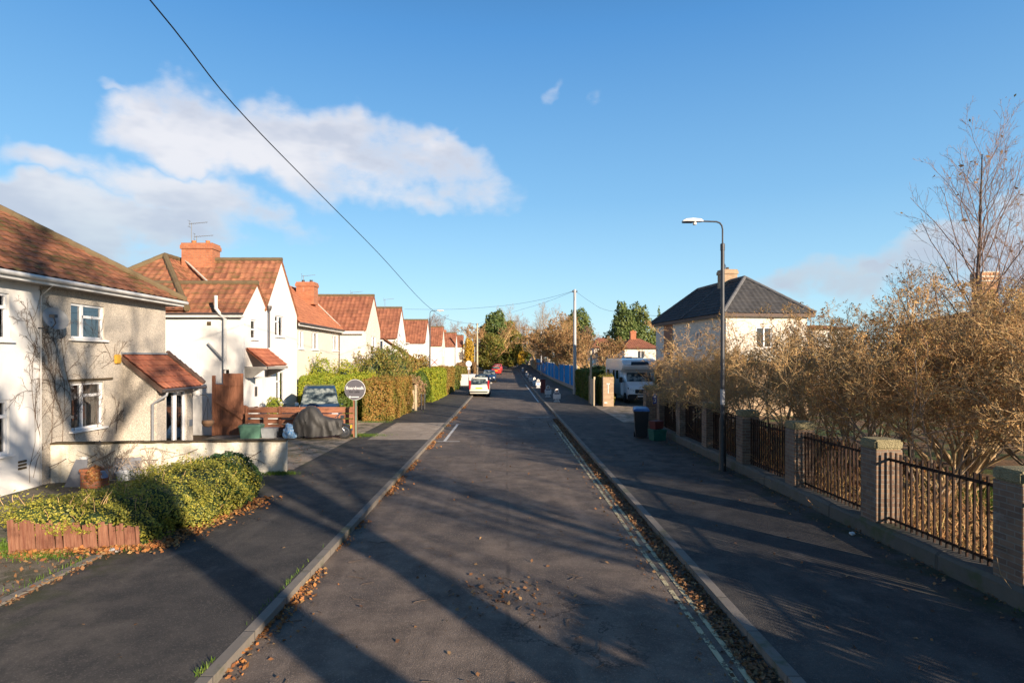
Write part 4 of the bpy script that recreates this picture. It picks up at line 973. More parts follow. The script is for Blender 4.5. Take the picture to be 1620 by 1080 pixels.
# ------------------------------------------------------------------ walls and fences near the houses
GW = thing('garden_wall', 'low weathered white garden wall with dark coping and vine stems, running out from the pebbledash house', 'wall', (-5.67, 15.5, 0))
A, B = Vector((-5.67, 15.5, 0)), Vector((-10.78, 14.2, 0)); d = (B-A).normalized(); n = Vector((-d.y, d.x, 0)); n = n if n.y > 0 else -n
def along(k, off, z): p = A+d*k+n*off; return (p.x, p.y, z)
L = (B-A).length; mb = MB(); N_ = 24; rg = random.Random(3)
rings = [[along(L*i/N_, -.0, -.05), along(L*i/N_, -.0, .88+.10*i/N_), along(L*i/N_, .2, .88+.10*i/N_), along(L*i/N_, .2, -.05)] for i in range(N_+1)]
mb.loft(rings); mb.build('wall_body', M['old_white'], GW)
mb = MB(); rings = []
for i in range(N_*2+1):
    k = L*i/N_/2; a_, b_ = -.025+rg.uniform(-.02, .01), .225+rg.uniform(-.01, .02); h = .88+.10*i/N_/2+rg.uniform(-.006, .006)
    rings.append([along(k, a_, h), along(k, a_, h+.035), along(k, b_, h+.04), along(k, b_, h)])
mb.loft(rings); mb.build('coping', M['mud'], GW)
reparent(GW)

def board_panel(mb, x0, x1, y, z0, z1, n, gap=.006, th=.02, jit=.01, rg=random.Random(1)):
    w_ = (x1-x0)/n
    for i in range(n): mb.box(x0+i*w_+gap/2, x0+(i+1)*w_-gap/2, y+rg.uniform(-.004, .004), y+th, z0, z1+rg.uniform(-jit, jit))
GT = thing('tall_gate', 'tall brown ledged timber gate beside the white house wall', 'gate', (-10.55, 22.8, .1))
mb = MB(); board_panel(mb, -11.1, -9.98, 22.8, .12, 2.05, 9); mb.box(-10.75, -9.98, 22.77, 22.795, 1.98, 2.46); mb.build('board_panel', M['wood_red'], GT)
for x in (-11.12, -9.95): MB().box(x-.05, x+.05, 22.78, 22.88, .1, 2.38 if x < -10.5 else 1.25).build('post', M['wood_red'], GT)
mb = MB(); mb.bar((-11.0, 22.75, 1.45), (-9.95, 22.72, .78), .16, .03, up=(0, 1, 0)); mb.box(-11.05, -10.02, 22.77, 22.8, .5, .6); mb.build('brace', M['wood_red'], GT)
reparent(GT)
FN = thing('timber_fence', 'low reddish brown timber fence in front of the parked dark blue car', 'fence', (-8, 22.85, .1))
for x0, x1 in ((-9.85, -7.35), (-7.25, -5.75)):
    mb = MB(); zt = 1.16
    for k in range(5): mb.box(x0, x1, 22.86, 22.88, .16+k*.2, .33+k*.2-.012)
    mb.box(x0, x1, 22.82, 22.9, zt-.03, zt+.02); mb.build('rail_panel', M['wood_red_h'], FN)
for x in (-9.88, -8.6, -7.3, -5.72): MB().box(x-.045, x+.045, 22.78, 22.88, .1, 1.22).build('post', M['wood_red'], FN)
reparent(FN)
FR = thing('timber_trellis', 'open brown timber frame standing before the low fence behind the green box' , 'trellis', (-9.2, 22.5, .1))
mb = MB(); mb.box(-9.75, -7.95, 22.50, 22.56, .82, .92); mb.box(-9.75, -7.95, 22.50, 22.56, .45, .53); mb.box(-9.78, -9.70, 22.49, 22.57, .1, 1.0); mb.box(-8.0, -7.92, 22.49, 22.57, .1, .95); mb.box(-9.1, -8.95, 22.51, 22.54, .45, .9)
mb.build('frame', M['wood_red_h'], FR); reparent(FR)

# railing fence on brick piers
RF = thing('railing_fence', 'brick piered fence with rusty black railings on a low stone plinth beside the pavement', 'fence', (6.0, 7, .1))
PY = [7.41+2.76*k for k in range(-2, 7)]
r5 = random.Random(5)
for k, yf in enumerate(PY):
    x0, x1, y0, y1 = 6.0, 6.43, yf-.43, yf
    p = MB().box(x0, x1, y0, y1, .05, 1.53).build('brick_pier', M['pier_brick'], RF, bevel=.006)
    cp = MB(); cp.box(x0-.012, x1+.012, y0-.012, y1+.012, 1.53, 1.69); cp.build('capstone', M['stone_cap'], p, bevel=.03)
for yf, yn in zip(PY, PY[1:]):
    a, b = yf, yn-.43; mb = MB(); n_ = 19
    for i in range(n_):
        y = a+(b-a)*(i+.5)/n_; lx = r5.uniform(-.008, .008); ly = r5.uniform(-.010, .010)
        mb.bar((6.2, y, .34), (6.2+lx, y+ly, 1.50+r5.uniform(-.01, .01)), .026, .026, up=(1, 0, 0))
    pa = mb.build('railing_panel', M['rust_iron'], RF, fix=False)
    mb = MB(); mb.bar((6.2, a-.01, 1.40), (6.2, b+.01, 1.38), .012, .045); mb.bar((6.2, a-.01, .43), (6.2, b+.01, .43), .012, .04); mb.build('rail', M['rust_iron'], pa)
mb = MB(); rings = []
for i in range(60):
    y = 1.3+i*(23.9-1.3)/59; dx = .008*math.sin(i*1.7)
    rings.append([(5.93+dx, y, .02), (5.94+dx, y, .30), (5.985+dx, y, .345+dx), (6.36, y, .35), (6.40, y, .02)])
mb.loft(rings); mb.build('plinth', M['plinth'], RF); reparent(RF)
GP = thing('gate_pillar', 'grey brick gate pillar with pale capstone and blue number plate behind the wheelie bin', 'pillar', (6.05, 24.9, .1))
p = MB().box(5.72, 6.36, 24.6, 25.1, .05, 1.72).build('brick_pillar', M['pier_brick'], GP)
MB().box(5.69, 6.39, 24.57, 25.13, 1.72, 1.93).build('capstone', M['stone_cap'], GP, bevel=.06)
pl = MB().box(6.0, 6.17, 24.575, 24.6, 1.18, 1.62).build('number_plate', M['number_blue'], GP); 
def text(name, s, size, loc, rot, mat, parent=None, ext=.002, sx=1.0, align='CENTER'):
    cu = bpy.data.curves.new(name, 'FONT'); cu.body = s; cu.size = size; cu.extrude = ext; cu.align_x = align; cu.align_y = 'CENTER'; cu.offset = size*.012
    o = bpy.data.objects.new('tmp', cu); COL.objects.link(o); bpy.context.view_layer.update()
    me = bpy.data.meshes.new_from_object(o.evaluated_get(bpy.context.evaluated_depsgraph_get())); bpy.data.objects.remove(o)
    r_ = link(name, me, mat); r_.location = loc; r_.rotation_euler = rot; r_.scale = (sx, 1, 1)
    if parent is not None: r_.parent = parent
    return r_
text('number', '8', .2, (6.085, 24.57, 1.50), (R(90), 0, 0), M['sign_white'], pl); text('number', '3', .2, (6.085, 24.57, 1.30), (R(90), 0, 0), M['sign_white'], pl)
mb = MB(); mb.box(5.84, 5.9, 24.56, 24.6, .1, 1.6); mb.build('gate_stop', M['wood_pole'], GP); reparent(GP)
BP = thing('gate_pillar', 'sunlit orange brick pillar wrapped in hedge at the motorhome driveway', 'pillar', (6.3, 37, .1))
MB().box(5.95, 6.6, 36.9, 37.35, .05, 1.9).build('brick_pillar', M['buff_brick'], BP)
mb = MB(); mb.box(6.24, 6.28, 36.885, 36.9, .9, 1.5); mb.box(6.16, 6.36, 36.885, 36.9, 1.46, 1.52); mb.box(6.02, 6.2, 36.885, 36.9, .3, .36); mb.build('mortar_repair', M['sign_white'], BP); reparent(BP)
# dark board fence between hedge and pillar
DF = thing('board_fence', 'short grey board fence between the dark hedge and the sunlit pillar', 'fence', (5.9, 38.5, .1))
mb = MB()
for k in range(7): mb.box(5.5, 5.53, 37.5+k*.3, 37.78+k*.3, .1, 1.75)
mb.build('board_panel', M['wood_pole'], DF)
for y in (37.45, 39.6): MB().box(5.45, 5.55, y, y+.1, .1, 1.9).build('post', M['wood_pale'], DF)
reparent(DF)
# blue palisade
BF = thing('blue_fence', 'long bright blue corrugated metal fence with pale posts along the far pavement', 'fence', (6.8, 60, .1))
def bfx(y): return 6.85-.65*(y-58)/67
ys = np.arange(58, 124, .25); r6 = random.Random(6)
for k0 in range(0, 66, 6):
    y0, y1 = 58+k0, min(58+k0+5.9, 124); mb = MB(); V = []; yy_ = y0; i = 0
    while yy_ <= y1: V += [(bfx(yy_)+(.05 if (i//2) % 2 else 0), yy_, gz_(yy_)+.3), (bfx(yy_)+(.05 if (i//2) % 2 else 0), yy_, gz_(yy_)+2.35+.03*math.sin(k0))]; i += 1; yy_ += .12 if i % 2 else .02+.25
    mb.add(V, [(2*j, 2*j+2, 2*j+3, 2*j+1) for j in range(len(V)//2-1)]); mb.build('metal_panel', M['blue_fence'], BF, fix=False)
    MB().box(bfx(y0)-.06, bfx(y0)+.0, y0-.14, y0-.02, gz_(y0), gz_(y0)+2.42).build('post', M['pole_grey'], BF)
mb = MB(); mb.loft([[(bfx(y)-.12, y, gz_(y)-.1), (bfx(y)-.12, y, gz_(y)+.3), (bfx(y)+.2, y, gz_(y)+.3), (bfx(y)+.2, y, gz_(y)-.1)] for y in range(58, 126, 4)]); mb.build('base_wall', M['concrete'], BF); reparent(BF)
LW = thing('boundary_wall', 'low sandy wall continuing the blue fence to the street end', 'wall', (6.1, 126, .8))
MB().box(5.9, 6.1, 124.3, 149, gz_(125)-.3, gz_(135)+1.7).build('wall_body', M['buff_brick'], LW); reparent(LW)
# little wooden gate and posts between hedges on the left
WG = thing('garden_gate', 'small pale timber gate with posts between the clipped copper hedge and the mixed shrubs', 'gate', (-5.3, 34, .1))
mb = MB(); 
for k in range(6): mb.box(-5.98+k*.13, -5.87+k*.13, 34.0, 34.03, .2, 1.25)
mb.box(-6.0, -5.2, 34.03, 34.06, .35, .45); mb.box(-6.0, -5.2, 34.03, 34.06, 1.0, 1.1); mb.build('gate_leaf', M['wood_pale'], WG)
for x, h in ((-5.12, 1.55), (-6.08, 1.4)): MB().box(x-.06, x+.06, 33.95, 34.08, .1, h).build('post', M['wood_pale'], WG)
mb = MB(); mb.tube([(-4.9, 34.6, .1), (-4.9, 34.6, 1.0)], .05, 8); mb.tube([(-4.75, 34.9, .1), (-4.75, 34.9, .98)], .05, 8); mb.build('iron_post', M['black_iron'], WG); reparent(WG)

# ------------------------------------------------------------------ lamps, poles, cables
def lamp_column(x, y, h, side, label, arm=.78, g=0.0):
    T = thing('street_lamp', label, 'street lamp', (x, y, g+.1)); h -= g+.1
    mb = MB(); mb.lathe([(.10, -.1), (.10, .02), (.088, .05), (.088, 1.28), (.082, 1.34), (.06, 1.42), (.056, 1.45)], n=16); mb.build('base', M['black_iron'], T, smooth=True)
    mb = MB(); mb.lathe([(.056, 1.45), (.055, 2.2), (.048, h-.75), (.048, h-.74)], n=14); cl = mb.build('column', M['lamp_grey'], T, smooth=True)
    MB().lathe([(.058, 1.72), (.058, 2.12)], n=14).build('band', M['pole_grey'], cl, smooth=True)
    MB().lathe([(.058, h-.85), (.058, h-.68), (.03, h-.66)], n=14).build('collar', M['lamp_grey'], cl, smooth=True)
    pts = [(0, 0, h-.7), (0, 0, h-.3)]+[(side*.16*(1-math.cos(a)), 0, h-.3+.2*math.sin(a)) for a in (.5, 1.0, 1.57)]+[(side*arm*.6, 0, h-.09), (side*arm, 0, h-.08)]
    MB().tube(pts, .022, 8).build('arm', M['lamp_grey'], T, smooth=True)
    a = side*arm; s_ = side
    mb = MB(); rings = []
    for t_, w_, hh in ((-.26, .055, .05), (-.2, .075, .085), (0, .10, .10), (.18, .10, .085), (.27, .07, .03)):
        xx = a+s_*t_; zb = h-.10; rings.append([(xx, -w_, zb), (xx, w_, zb), (xx, w_*.8, zb+hh*.8), (xx, 0, zb+hh), (xx, -w_*.8, zb+hh*.8)])
    mb.loft(rings); hd = mb.build('lantern', M['lantern'], T, smooth=True)
    MB().lathe([(.045, h-.18), (.05, h-.10)], (a-s_*.05, 0, 0), 12).build('sensor', M['lantern'], hd)
    MB().box(min(a-s_*.0, a+s_*.26), max(a-s_*.0, a+s_*.26), -.075, .075, h-.125, h-.101).build('lens', M['lens'], hd)
    return T
lamp_column(5.64, 15.66, 6.68, -1, 'tall dark street lamp with white lantern standing against the railing fence')
L2 = lamp_column(-5.72, 45, 6.72, 1, 'dark street lamp rising from the clipped hedges on the left pavement')
mb = MB(); mb.box(.06, .62, -.03, -.015, 2.4, 2.95); bd = mb.build('sign_board', M['sign_white'], L2)
mb = MB()
for a_, b_ in (((.1, 2.45), (.58, 2.9)), ((.1, 2.9), (.58, 2.45))): mb.bar((a_[0], -.035, a_[1]), (b_[0], -.035, b_[1]), .05, .008, up=(0, 1, 0))
mb.build('sign_cross', M['lamp_red'], bd)
def pole(x, y, h, r0, r1, label, mat, cat='utility pole', name='utility_pole', g=None, ins=True):
    g = gz_(y) if g is None else g; T = thing(name, label, cat, (x, y, g)); H_ = h-g
    MB().lathe([(r0, -.1), (r0, .4), ((r0+r1)/2, H_*.5), (r1, H_)], n=14).build('shaft', M[mat], T, smooth=True)
    if ins:
        mb = MB(); mb.box(-.22, .22, -.03, .03, H_-.25, H_-.18)
        for s_ in (-.18, .18): mb.lathe([(.03, H_-.18), (.04, H_-.10), (.02, H_-.06)], (s_, 0, 0), 8)
        mb.build('bracket', M['lamp_grey'], T)
    return T
pole(5.7, 50, 8.8, .155, .11, 'tall pale grey utility pole beside the near end of the blue fence', 'pole_grey')
pole(-4.5, 93, 8.55, .15, .11, 'pale wooden utility pole on the left pavement beyond the blue cars', 'wood_pole')
pole(5.55, 39.4, 3.55, .075, .07, 'short weathered post standing before the dark hedge near the driveway', 'wood_pale', 'post', 'timber_post', ins=False)
pole(X(751, 110), 110, 5.2, .06, .05, 'thin pale post near the far end of the left pavement', 'pole_grey', 'post', 'sign_post', ins=False)
pole(X(876, 84), 84, 4.0, .05, .05, 'thin grey post in front of the blue fence', 'pole_grey', 'post', 'sign_post', ins=False)
pole(X(859, 100)-.3, 100, 7.6, .10, .07, 'grey utility pole by the far part of the blue fence', 'pole_grey', ins=True)
def cable(label, pts, r=.012):
    P_ = [Vector(p) for p in pts]; out_ = []
    for i in range(len(P_)-1):
        p0, p1, p2, p3 = P_[max(i-1, 0)], P_[i], P_[i+1], P_[min(i+2, len(P_)-1)]
        for k in range(6):
            t_ = k/6; out_.append(.5*((2*p1)+(p2-p0)*t_+(2*p0-5*p1+4*p2-p3)*t_*t_+(3*p1-p0-3*p2+p3)*t_**3))
    out_.append(P_[-1]); o = MB().tube(out_, r, 5).build('overhead_cable', M['wire'], fix=False, smooth=True); tag(o, label, 'cable')
def wp(px, py, y): return (X(px, y), y, Z(py, y))
cable('black cable sweeping down from overhead to the far wooden pole', [(-4.9, 3, 8.4), wp(237, 0, 8), wp(370, 166, 10.5), wp(500, 301, 14.5), wp(600, 402, 21), wp(680, 487, 34), wp(720, 508, 52), (-4.5, 93, 8.4)], .011)
cable('long thin cable from the grey pole top across to the house roofs', [(5.7, 50, 8.7), wp(860, 473, 52), wp(800, 483, 55), wp(720, 489, 60), wp(640, 489, 62)], .011)
cable('thin cable from the grey pole top to the far wooden pole', [(5.7, 50, 8.7), wp(860, 479, 60), wp(800, 497, 75), (-4.5, 93, 8.45)], .011)
cable('thin cable from the grey pole top towards the grey roofed house', [(5.7, 50, 8.7), wp(935, 478, 48), wp(962, 491, 44), wp(1040, 500, 38)], .009)
# round sign seen from behind
RS = thing('road_sign', 'round white road sign on a post behind the white car', 'road sign', (-3.75, 60, .1))
MB().tube([(0, 0, 0), (0, 0, 2.75)], .035, 8).build('post', M['pole_grey'], RS)
MB().lathe([(.30, -.045), (.30, -.03)], (0, 0, 2.45), 24, axis='y').build('sign_plate', M['white_metal'], RS); MB().box(-.12, .12, -.05, -.035, 1.85, 2.1).build('small_plate', M['white_metal'], RS)
# for sale board
FS = thing('for_sale_sign', 'round dark grey estate agent board on a post with white and black lettering', 'sign', (X(562, 22.3), 22.3, .1))
MB().box(-.0, .055, -.02, .03, 0, 1.5).build('post', M['green_post'], FS); MB().box(-.085, -.02, .02, .08, 0, 1.45).build('timber_stake', M['wood_red'], FS)
MB().lathe([(.37, -.045), (.37, -.03)], (0, 0, 1.77), 40, axis='y').build('board', M['sign_grey'], FS)
bdo = kids(FS)[-1]; MB().lathe([(.385, -.032), (.385, -.02)], (0, 0, 1.77), 40, axis='y').build('rim', M['sign_white'], bdo)
text('lettering', 'Boardwalk', .165, (0, -.047, 1.83), (R(90), 0, 0), M['sign_white'], bdo, sx=.92); text('lettering', 'for sale', .13, (-.02, -.047, 1.695), (R(90), 0, 0), M['sign_dark'], bdo)
mb = MB(); mb.box(-.215, -.155, -.048, -.044, 1.47, 1.53); mb.box(-.135, .15, -.048, -.044, 1.485, 1.515); mb.build('printed_strip', M['sign_white'], bdo)

# ------------------------------------------------------------------ pavement figures
def figure(x, y, label, jacket, h=.88, rz=0.0, mirror=1):
    g = gz_(y)+.1; T = thing('pavement_sign', label, 'sign', (x, y, g), rz, group='child shaped white pavement signs beside the kerb')
    out = [(-.20, 0), (-.21, .03), (-.13, .10), (-.13, .20), (-.24, .20), (-.25, .48), (-.22, .56), (-.14, .62), (-.15, .72), (-.12, .81), (-.06, .86), (0, .875)]
    poly = out+[(-a, b) for a, b in out[::-1][1:]]; s_ = h/.875
    mb = MB(); mb.prism([(a*s_, b*s_) for a, b in poly], 'y', -.02, .02); mb.build('board', M['sign_white'], T, bevel=.006)
    MB().lathe([(.088*s_, -.026), (.088*s_, -.02)], (0, 0, .735*s_), 20, axis='y').build('face', M['skin'], T)
    mb = MB(); mb.prism([(-.15*s_, .60*s_), (.15*s_, .60*s_), (.18*s_, .52*s_), (-.18*s_, .52*s_)], 'y', -.025, -.02); mb.build('collar', M['navy'], T)
    mb = MB(); mb.prism([(-.17*s_, .47*s_), (.17*s_, .47*s_), (.17*s_, .26*s_), (-.17*s_, .26*s_)], 'y', -.024, -.02); mb.build('jumper', M[jacket], T)
    mb = MB(); mb.prism([(-.11*s_, .20*s_), (.11*s_, .20*s_), (.10*s_, .06*s_), (.03*s_, .06*s_), (0, .14*s_), (-.03*s_, .06*s_), (-.10*s_, .06*s_)], 'y', -.024, -.02); mb.build('trousers', M['grey_box'], T)
    if jacket == 'white_metal': pass
    return T
figure(X(881, 40.7), 40.7, 'nearest and largest child shaped pavement sign, by the driveway mouth', 'white_metal', .90)
figure(X(867, 46), 46, 'second child shaped pavement sign, just before the maroon cabinet', 'sign_white', .90, .12)
figure(X(851.5, 61), 61, 'pale blue child shaped pavement sign just beyond the maroon cabinet', 'pale_blue', .88, -.1)
figure(X(845.5, 66), 66, 'child shaped pavement sign close behind the pale blue one', 'plate_white', .9, .5)
figure(X(839.5, 77), 77, 'fifth child shaped pavement sign, midway along the blue fence', 'sign_white', .88)
figure(X(833.5, 92), 92, 'sixth child shaped pavement sign towards the street end', 'sign_white', .86)
figure(X(827, 112), 112, 'farthest child shaped pavement sign at the street end', 'plate_white', .86, .7)
MC = thing('street_cabinet', 'maroon street cabinet on the kerb between the pavement signs', 'cabinet', (X(859, 52), 52, .1))
MB().box(-.2, .2, -.2, .2, 0, 1.12).build('cabinet_body', M['maroon'], MC, bevel=.02); MB().box(-.23, .23, -.23, .23, 1.12, 1.18).build('cabinet_top', M['maroon'], MC, bevel=.01)
MB().box(-.17, .17, -.212, -.2, .08, 1.05).build('cabinet_door', M['maroon'], MC, bevel=.004)

# ------------------------------------------------------------------ bins and boxes
WB = thing('wheelie_bin', 'black wheelie bin with a bright blue lid by the gate pillar', 'bin', (4.98, 22.2, .1), rz=-.15)
def taper(mb, w0, d0, w1, d1, z0, z1):
    mb.loft([[(-w0, -d0, z0), (w0, -d0, z0), (w0, d0, z0), (-w0, d0, z0)], [(-w1, -d1, z1), (w1, -d1, z1), (w1, d1, z1), (-w1, d1, z1)]])
mb = MB(); taper(mb, .20, .23, .26, .31, .05, .98); mb.build('bin_body', M['black_plastic'], WB, bevel=.02); mb = MB(); taper(mb, .29, .34, .29, .34, .96, 1.0); mb.build('rim', M['black_plastic'], WB, bevel=.01)
mb = MB(); mb.loft([[(-.29, -.36, 1.0), (.29, -.36, 1.0), (.29, .33, 1.0), (-.29, .33, 1.0)], [(-.28, -.34, 1.06), (.28, -.34, 1.06), (.28, .33, 1.10), (-.28, .33, 1.10)], [(-.2, -.25, 1.09), (.2, -.25, 1.09), (.2, .25, 1.14), (-.2, .25, 1.14)]]); mb.build('lid', M['blue_lid'], WB, bevel=.01)
MB().tube([(-.24, .38, 1.0), (.24, .38, 1.0)], .018, 8).build('handle', M['black_plastic'], WB)
for s_ in (-1, 1): MB().lathe([(.1, s_*.20), (.1, s_*.25)], (0, .25, .1), 14, axis='x').build('wheel', M['tyre'], WB)
def box_open(name, label, x, y, w0, d0, h, mat, rz=0, load=None, lid=None, cat='recycling box'):
    T = thing(name, label, cat, (x, y, .1), rz); mb = MB(); k = .86
    mb.loft([[(-w0*k, -d0*k, 0), (w0*k, -d0*k, 0), (w0*k, d0*k, 0), (-w0*k, d0*k, 0)], [(-w0, -d0, h), (w0, -d0, h), (w0, d0, h), (-w0, d0, h)], [(-w0*1.06, -d0*1.06, h), (w0*1.06, -d0*1.06, h), (w0*1.06, d0*1.06, h), (-w0*1.06, d0*1.06, h)], [(-w0*1.06, -d0*1.06, h+.03), (w0*1.06, -d0*1.06, h+.03), (w0*1.06, d0*1.06, h+.03), (-w0*1.06, d0*1.06, h+.03)]])
    mb.build('box_body', M[mat], T, bevel=.008)
    if lid: mb = MB(); taper(mb, w0*1.09, d0*1.09, w0*.95, d0*.95, h+.031, h+.09); mb.build('lid', M[lid], T, bevel=.01)
    return T
g1 = box_open('recycling_box', 'green recycling box on the pavement against the railing plinth', 5.42, 21.55, .27, .2, .36, 'green_box', .3)
mr = box_open('storage_crate', 'dark maroon crate heaped on the green recycling box', 5.40, 21.6, .21, .16, .26, 'maroon', .55, cat='crate'); mr.location.z = .50
gb = box_open('recycling_box', 'pale green recycling box in front of the brown timber frame', X(398, 22.1), 22.1, .38, .24, .42, 'green_box', .1, lid='green_lid')
kids(gb)[0].data.materials[0] = M['green_lid']
box_open('storage_box', 'pale grey storage box beside the green box on the drive', X(427, 22.2), 22.2, .26, .2, .34, 'grey_box', -.1, cat='box')
rb_ = random.Random(2)
def lumpy(name, label, cat, x, y, z, r, mat, seed, zs=1.0, ys=.8):
    bm = bmesh.new(); bmesh.ops.create_icosphere(bm, subdivisions=4, radius=1); rr = random.Random(seed); ph = [rr.uniform(0, 6) for _ in range(6)]
    for v_ in bm.verts:
        p = v_.co; k = 1+.10*math.sin(5*p.x+ph[0]+2*p.z)+.08*math.sin(7*p.y+ph[1])+.07*math.sin(9*p.z+ph[2]+4*p.x)+.04*math.sin(17*p.x+13*p.z)
        v_.co = (p.x*r*k, p.y*r*k*ys, max(p.z*r*k*zs, -r*.75))
    me = bpy.data.meshes.new(name); bm.to_mesh(me); bm.free(); me.polygons.foreach_set('use_smooth', [True]*len(me.polygons)); o = link(name, me, M[mat]); o.location = (x, y, z); tag(o, label, cat); return o
lumpy('rubbish_bag', 'crumpled blue and white plastic bag beside the covered motorbike', 'bag', X(460, 21.8), 21.8, .34, .26, 'blue_bag', 3, 1.25)
lumpy('bin_bag', 'small black bag slumped by the grey storage box', 'bag', X(447, 22.3), 22.3, .25, .16, 'black_plastic', 8)
lumpy('litter', 'small crushed white litter on the grey plinth', 'litter', 5.7, 9.9, .13, .045, 'plate_white', 5, .6)
lumpy('litter', 'grey white stone lying below the red picket fence', 'stone', -5.95, 9.1, .10, .10, 'pole_grey', 6, .5)

# covered motorbike
MO = thing('motorbike', 'motorbike under a dark grey cover with its small wheel showing', 'motorbike', (-6.7, 21.9, .1), rz=.05)
prof = [(-1.02, .32, .62, .14), (-.92, .30, .82, .22), (-.72, .16, 1.08, .30), (-.5, .12, 1.20, .33), (-.36, .10, 1.21, .34), (-.2, .10, 1.10, .33), (0, .12, .86, .30), (.25, .14, .76, .28), (.45, .16, .74, .26), (.62, .18, .72, .24), (.72, .22, .66, .16)]
rings = []; rr = random.Random(9); NS = 36
for i in range(41):
    xx = -1.02+1.74*i/40
    for a_, b_ in zip(prof, prof[1:]):
        if a_[0]-1e-6 <= xx <= b_[0]+1e-6:
            f_ = (xx-a_[0])/(b_[0]-a_[0]); zb, zt, w_ = [a_[k]+(b_[k]-a_[k])*f_ for k in (1, 2, 3)]; break
    ring = []
    for k in range(NS):
        t_ = math.pi*(k/(NS-1)); c_ = math.cos(t_); s_ = math.sin(t_)
        yy_ = -w_*(abs(c_)**.55)*(1 if c_ > 0 else -1); zz = zb+(zt-zb)*(s_**.5)
        q = Vector((xx*5.5+zz*1.6, yy_*3, zz*1.7)); q2 = Vector((xx*13+zz*5, yy_*6, zz*3.5+7)); q3 = Vector((xx*4, zz*4, yy_*4+3))
        fold = (.09*mnoise.noise(q)+.035*mnoise.noise(q2))*(1.15-s_**2)
        ring.append((xx+.03*mnoise.noise(q3), yy_+fold*(1 if yy_ > 0 else -1), zz+.035*mnoise.noise(q3+Vector((9, 0, 0)))))
    rings.append(ring)
mb = MB(); mb.loft(rings, cap=True); mb.build('cover', M['tarp'], MO, smooth=True, fix=True)
for x, r_, nm in ((-.82, .30, 'front_wheel'), (.80, .25, 'rear_wheel')):
    mb = MB(); mb.lathe([(r_-.07, -.05), (r_-.015, -.05), (r_, -.02), (r_, .02), (r_-.015, .05), (r_-.07, .05)], (x, 0, r_), 28, axis='y'); wh = mb.build('wheel', M['tyre'], MO, smooth=True)
    mb = MB(); mb.lathe([(r_-.07, -.053), (r_-.09, -.056), (r_-.09, .056), (r_-.07, .053)], (x, 0, r_), 28, axis='y'); mb.lathe([(.06, -.07), (.06, .07)], (x, 0, r_), 12, axis='y')
    for k in range(10): a = k*math.pi/5; mb.tube([(x+.05*math.cos(a), 0, r_+.05*math.sin(a)), (x+(r_-.08)*math.cos(a), 0, r_+(r_-.08)*math.sin(a))], .008, 4)
    mb.build('rim', M['steel'], wh)
mb = MB(); mb.tube([(.55, -.07, .62), (.80, -.07, .25)], .02, 6); mb.tube([(.55, .07, .62), (.80, .07, .25)], .02, 6); mb.tube([(.52, 0, .7), (.60, 0, .95), (.72, 0, .92)], .018, 6); mb.box(.66, .78, -.09, .09, .74, .86); mb.tube([(.5, -.2, .8), (.62, 0, .9), (.5, .2, .8)], .014, 6)
mb.tube([(.72, -.03, .55), (1.02, -.03, .45), (1.06, -.03, .3)], .03, 6); mb.build('fork', M['steel'], MO); MB().box(1.02, 1.05, -.09, .09, .38, .5).build('number_plate', M['plate_yellow'], MO)

# things by the low white wall
def pot(label, x, y, z, r, h, mat, cat='pot'):
    T = MB().lathe([(r*.7, 0), (r*.95, h*.85), (r*1.06, h*.86), (r*1.06, h), (r*.9, h), (r*.85, h*.8)], n=20).build('plant_pot', M[mat], smooth=True); T.location = (x, y, z); return tag(T, label, cat)
t_ = MB().box(-.2, .2, -.2, .2, 0, .42).box(-.22, .22, -.22, .22, .36, .44).build('brick_planter', M['orange_brick'], bevel=.01); t_.location = (-9.42, 13.75, .08); tag(t_, 'square orange brick planter in front of the low white wall', 'planter')
def slate(label, pts, y, tilt):
    o = MB().prism(pts, 'y', -.012, .012).build('slate_panel', M['grey_panel']); o.location = (0, y, .08); o.rotation_euler = (tilt, 0, 0); tag(o, label, 'panel')
slate('tall grey slate panel leaning left of the orange brick planter', [(-10.1, 0), (-9.62, 0), (-9.62, .62), (-9.88, .62)], 13.72, -.12)
slate('wide grey panel leaning on the low white wall behind the small bare shrub', [(-9.25, .1), (-8.55, .1), (-8.6, .62), (-9.2, .6)], 14.05, -.12)
pot('small pale blue pot right of the orange brick planter', X(165, 13.7), 13.7, .30, .10, .18, 'pale_blue'); pot('round grey pot with white rim among the twigs by the white wall', X(196, 13.6), 13.6, .26, .16, .20, 'pot_grey')
pot('tiny white pot standing on the slate panel side by the planter', X(130, 13.9), 13.95, .58, .08, .14, 'plate_white')

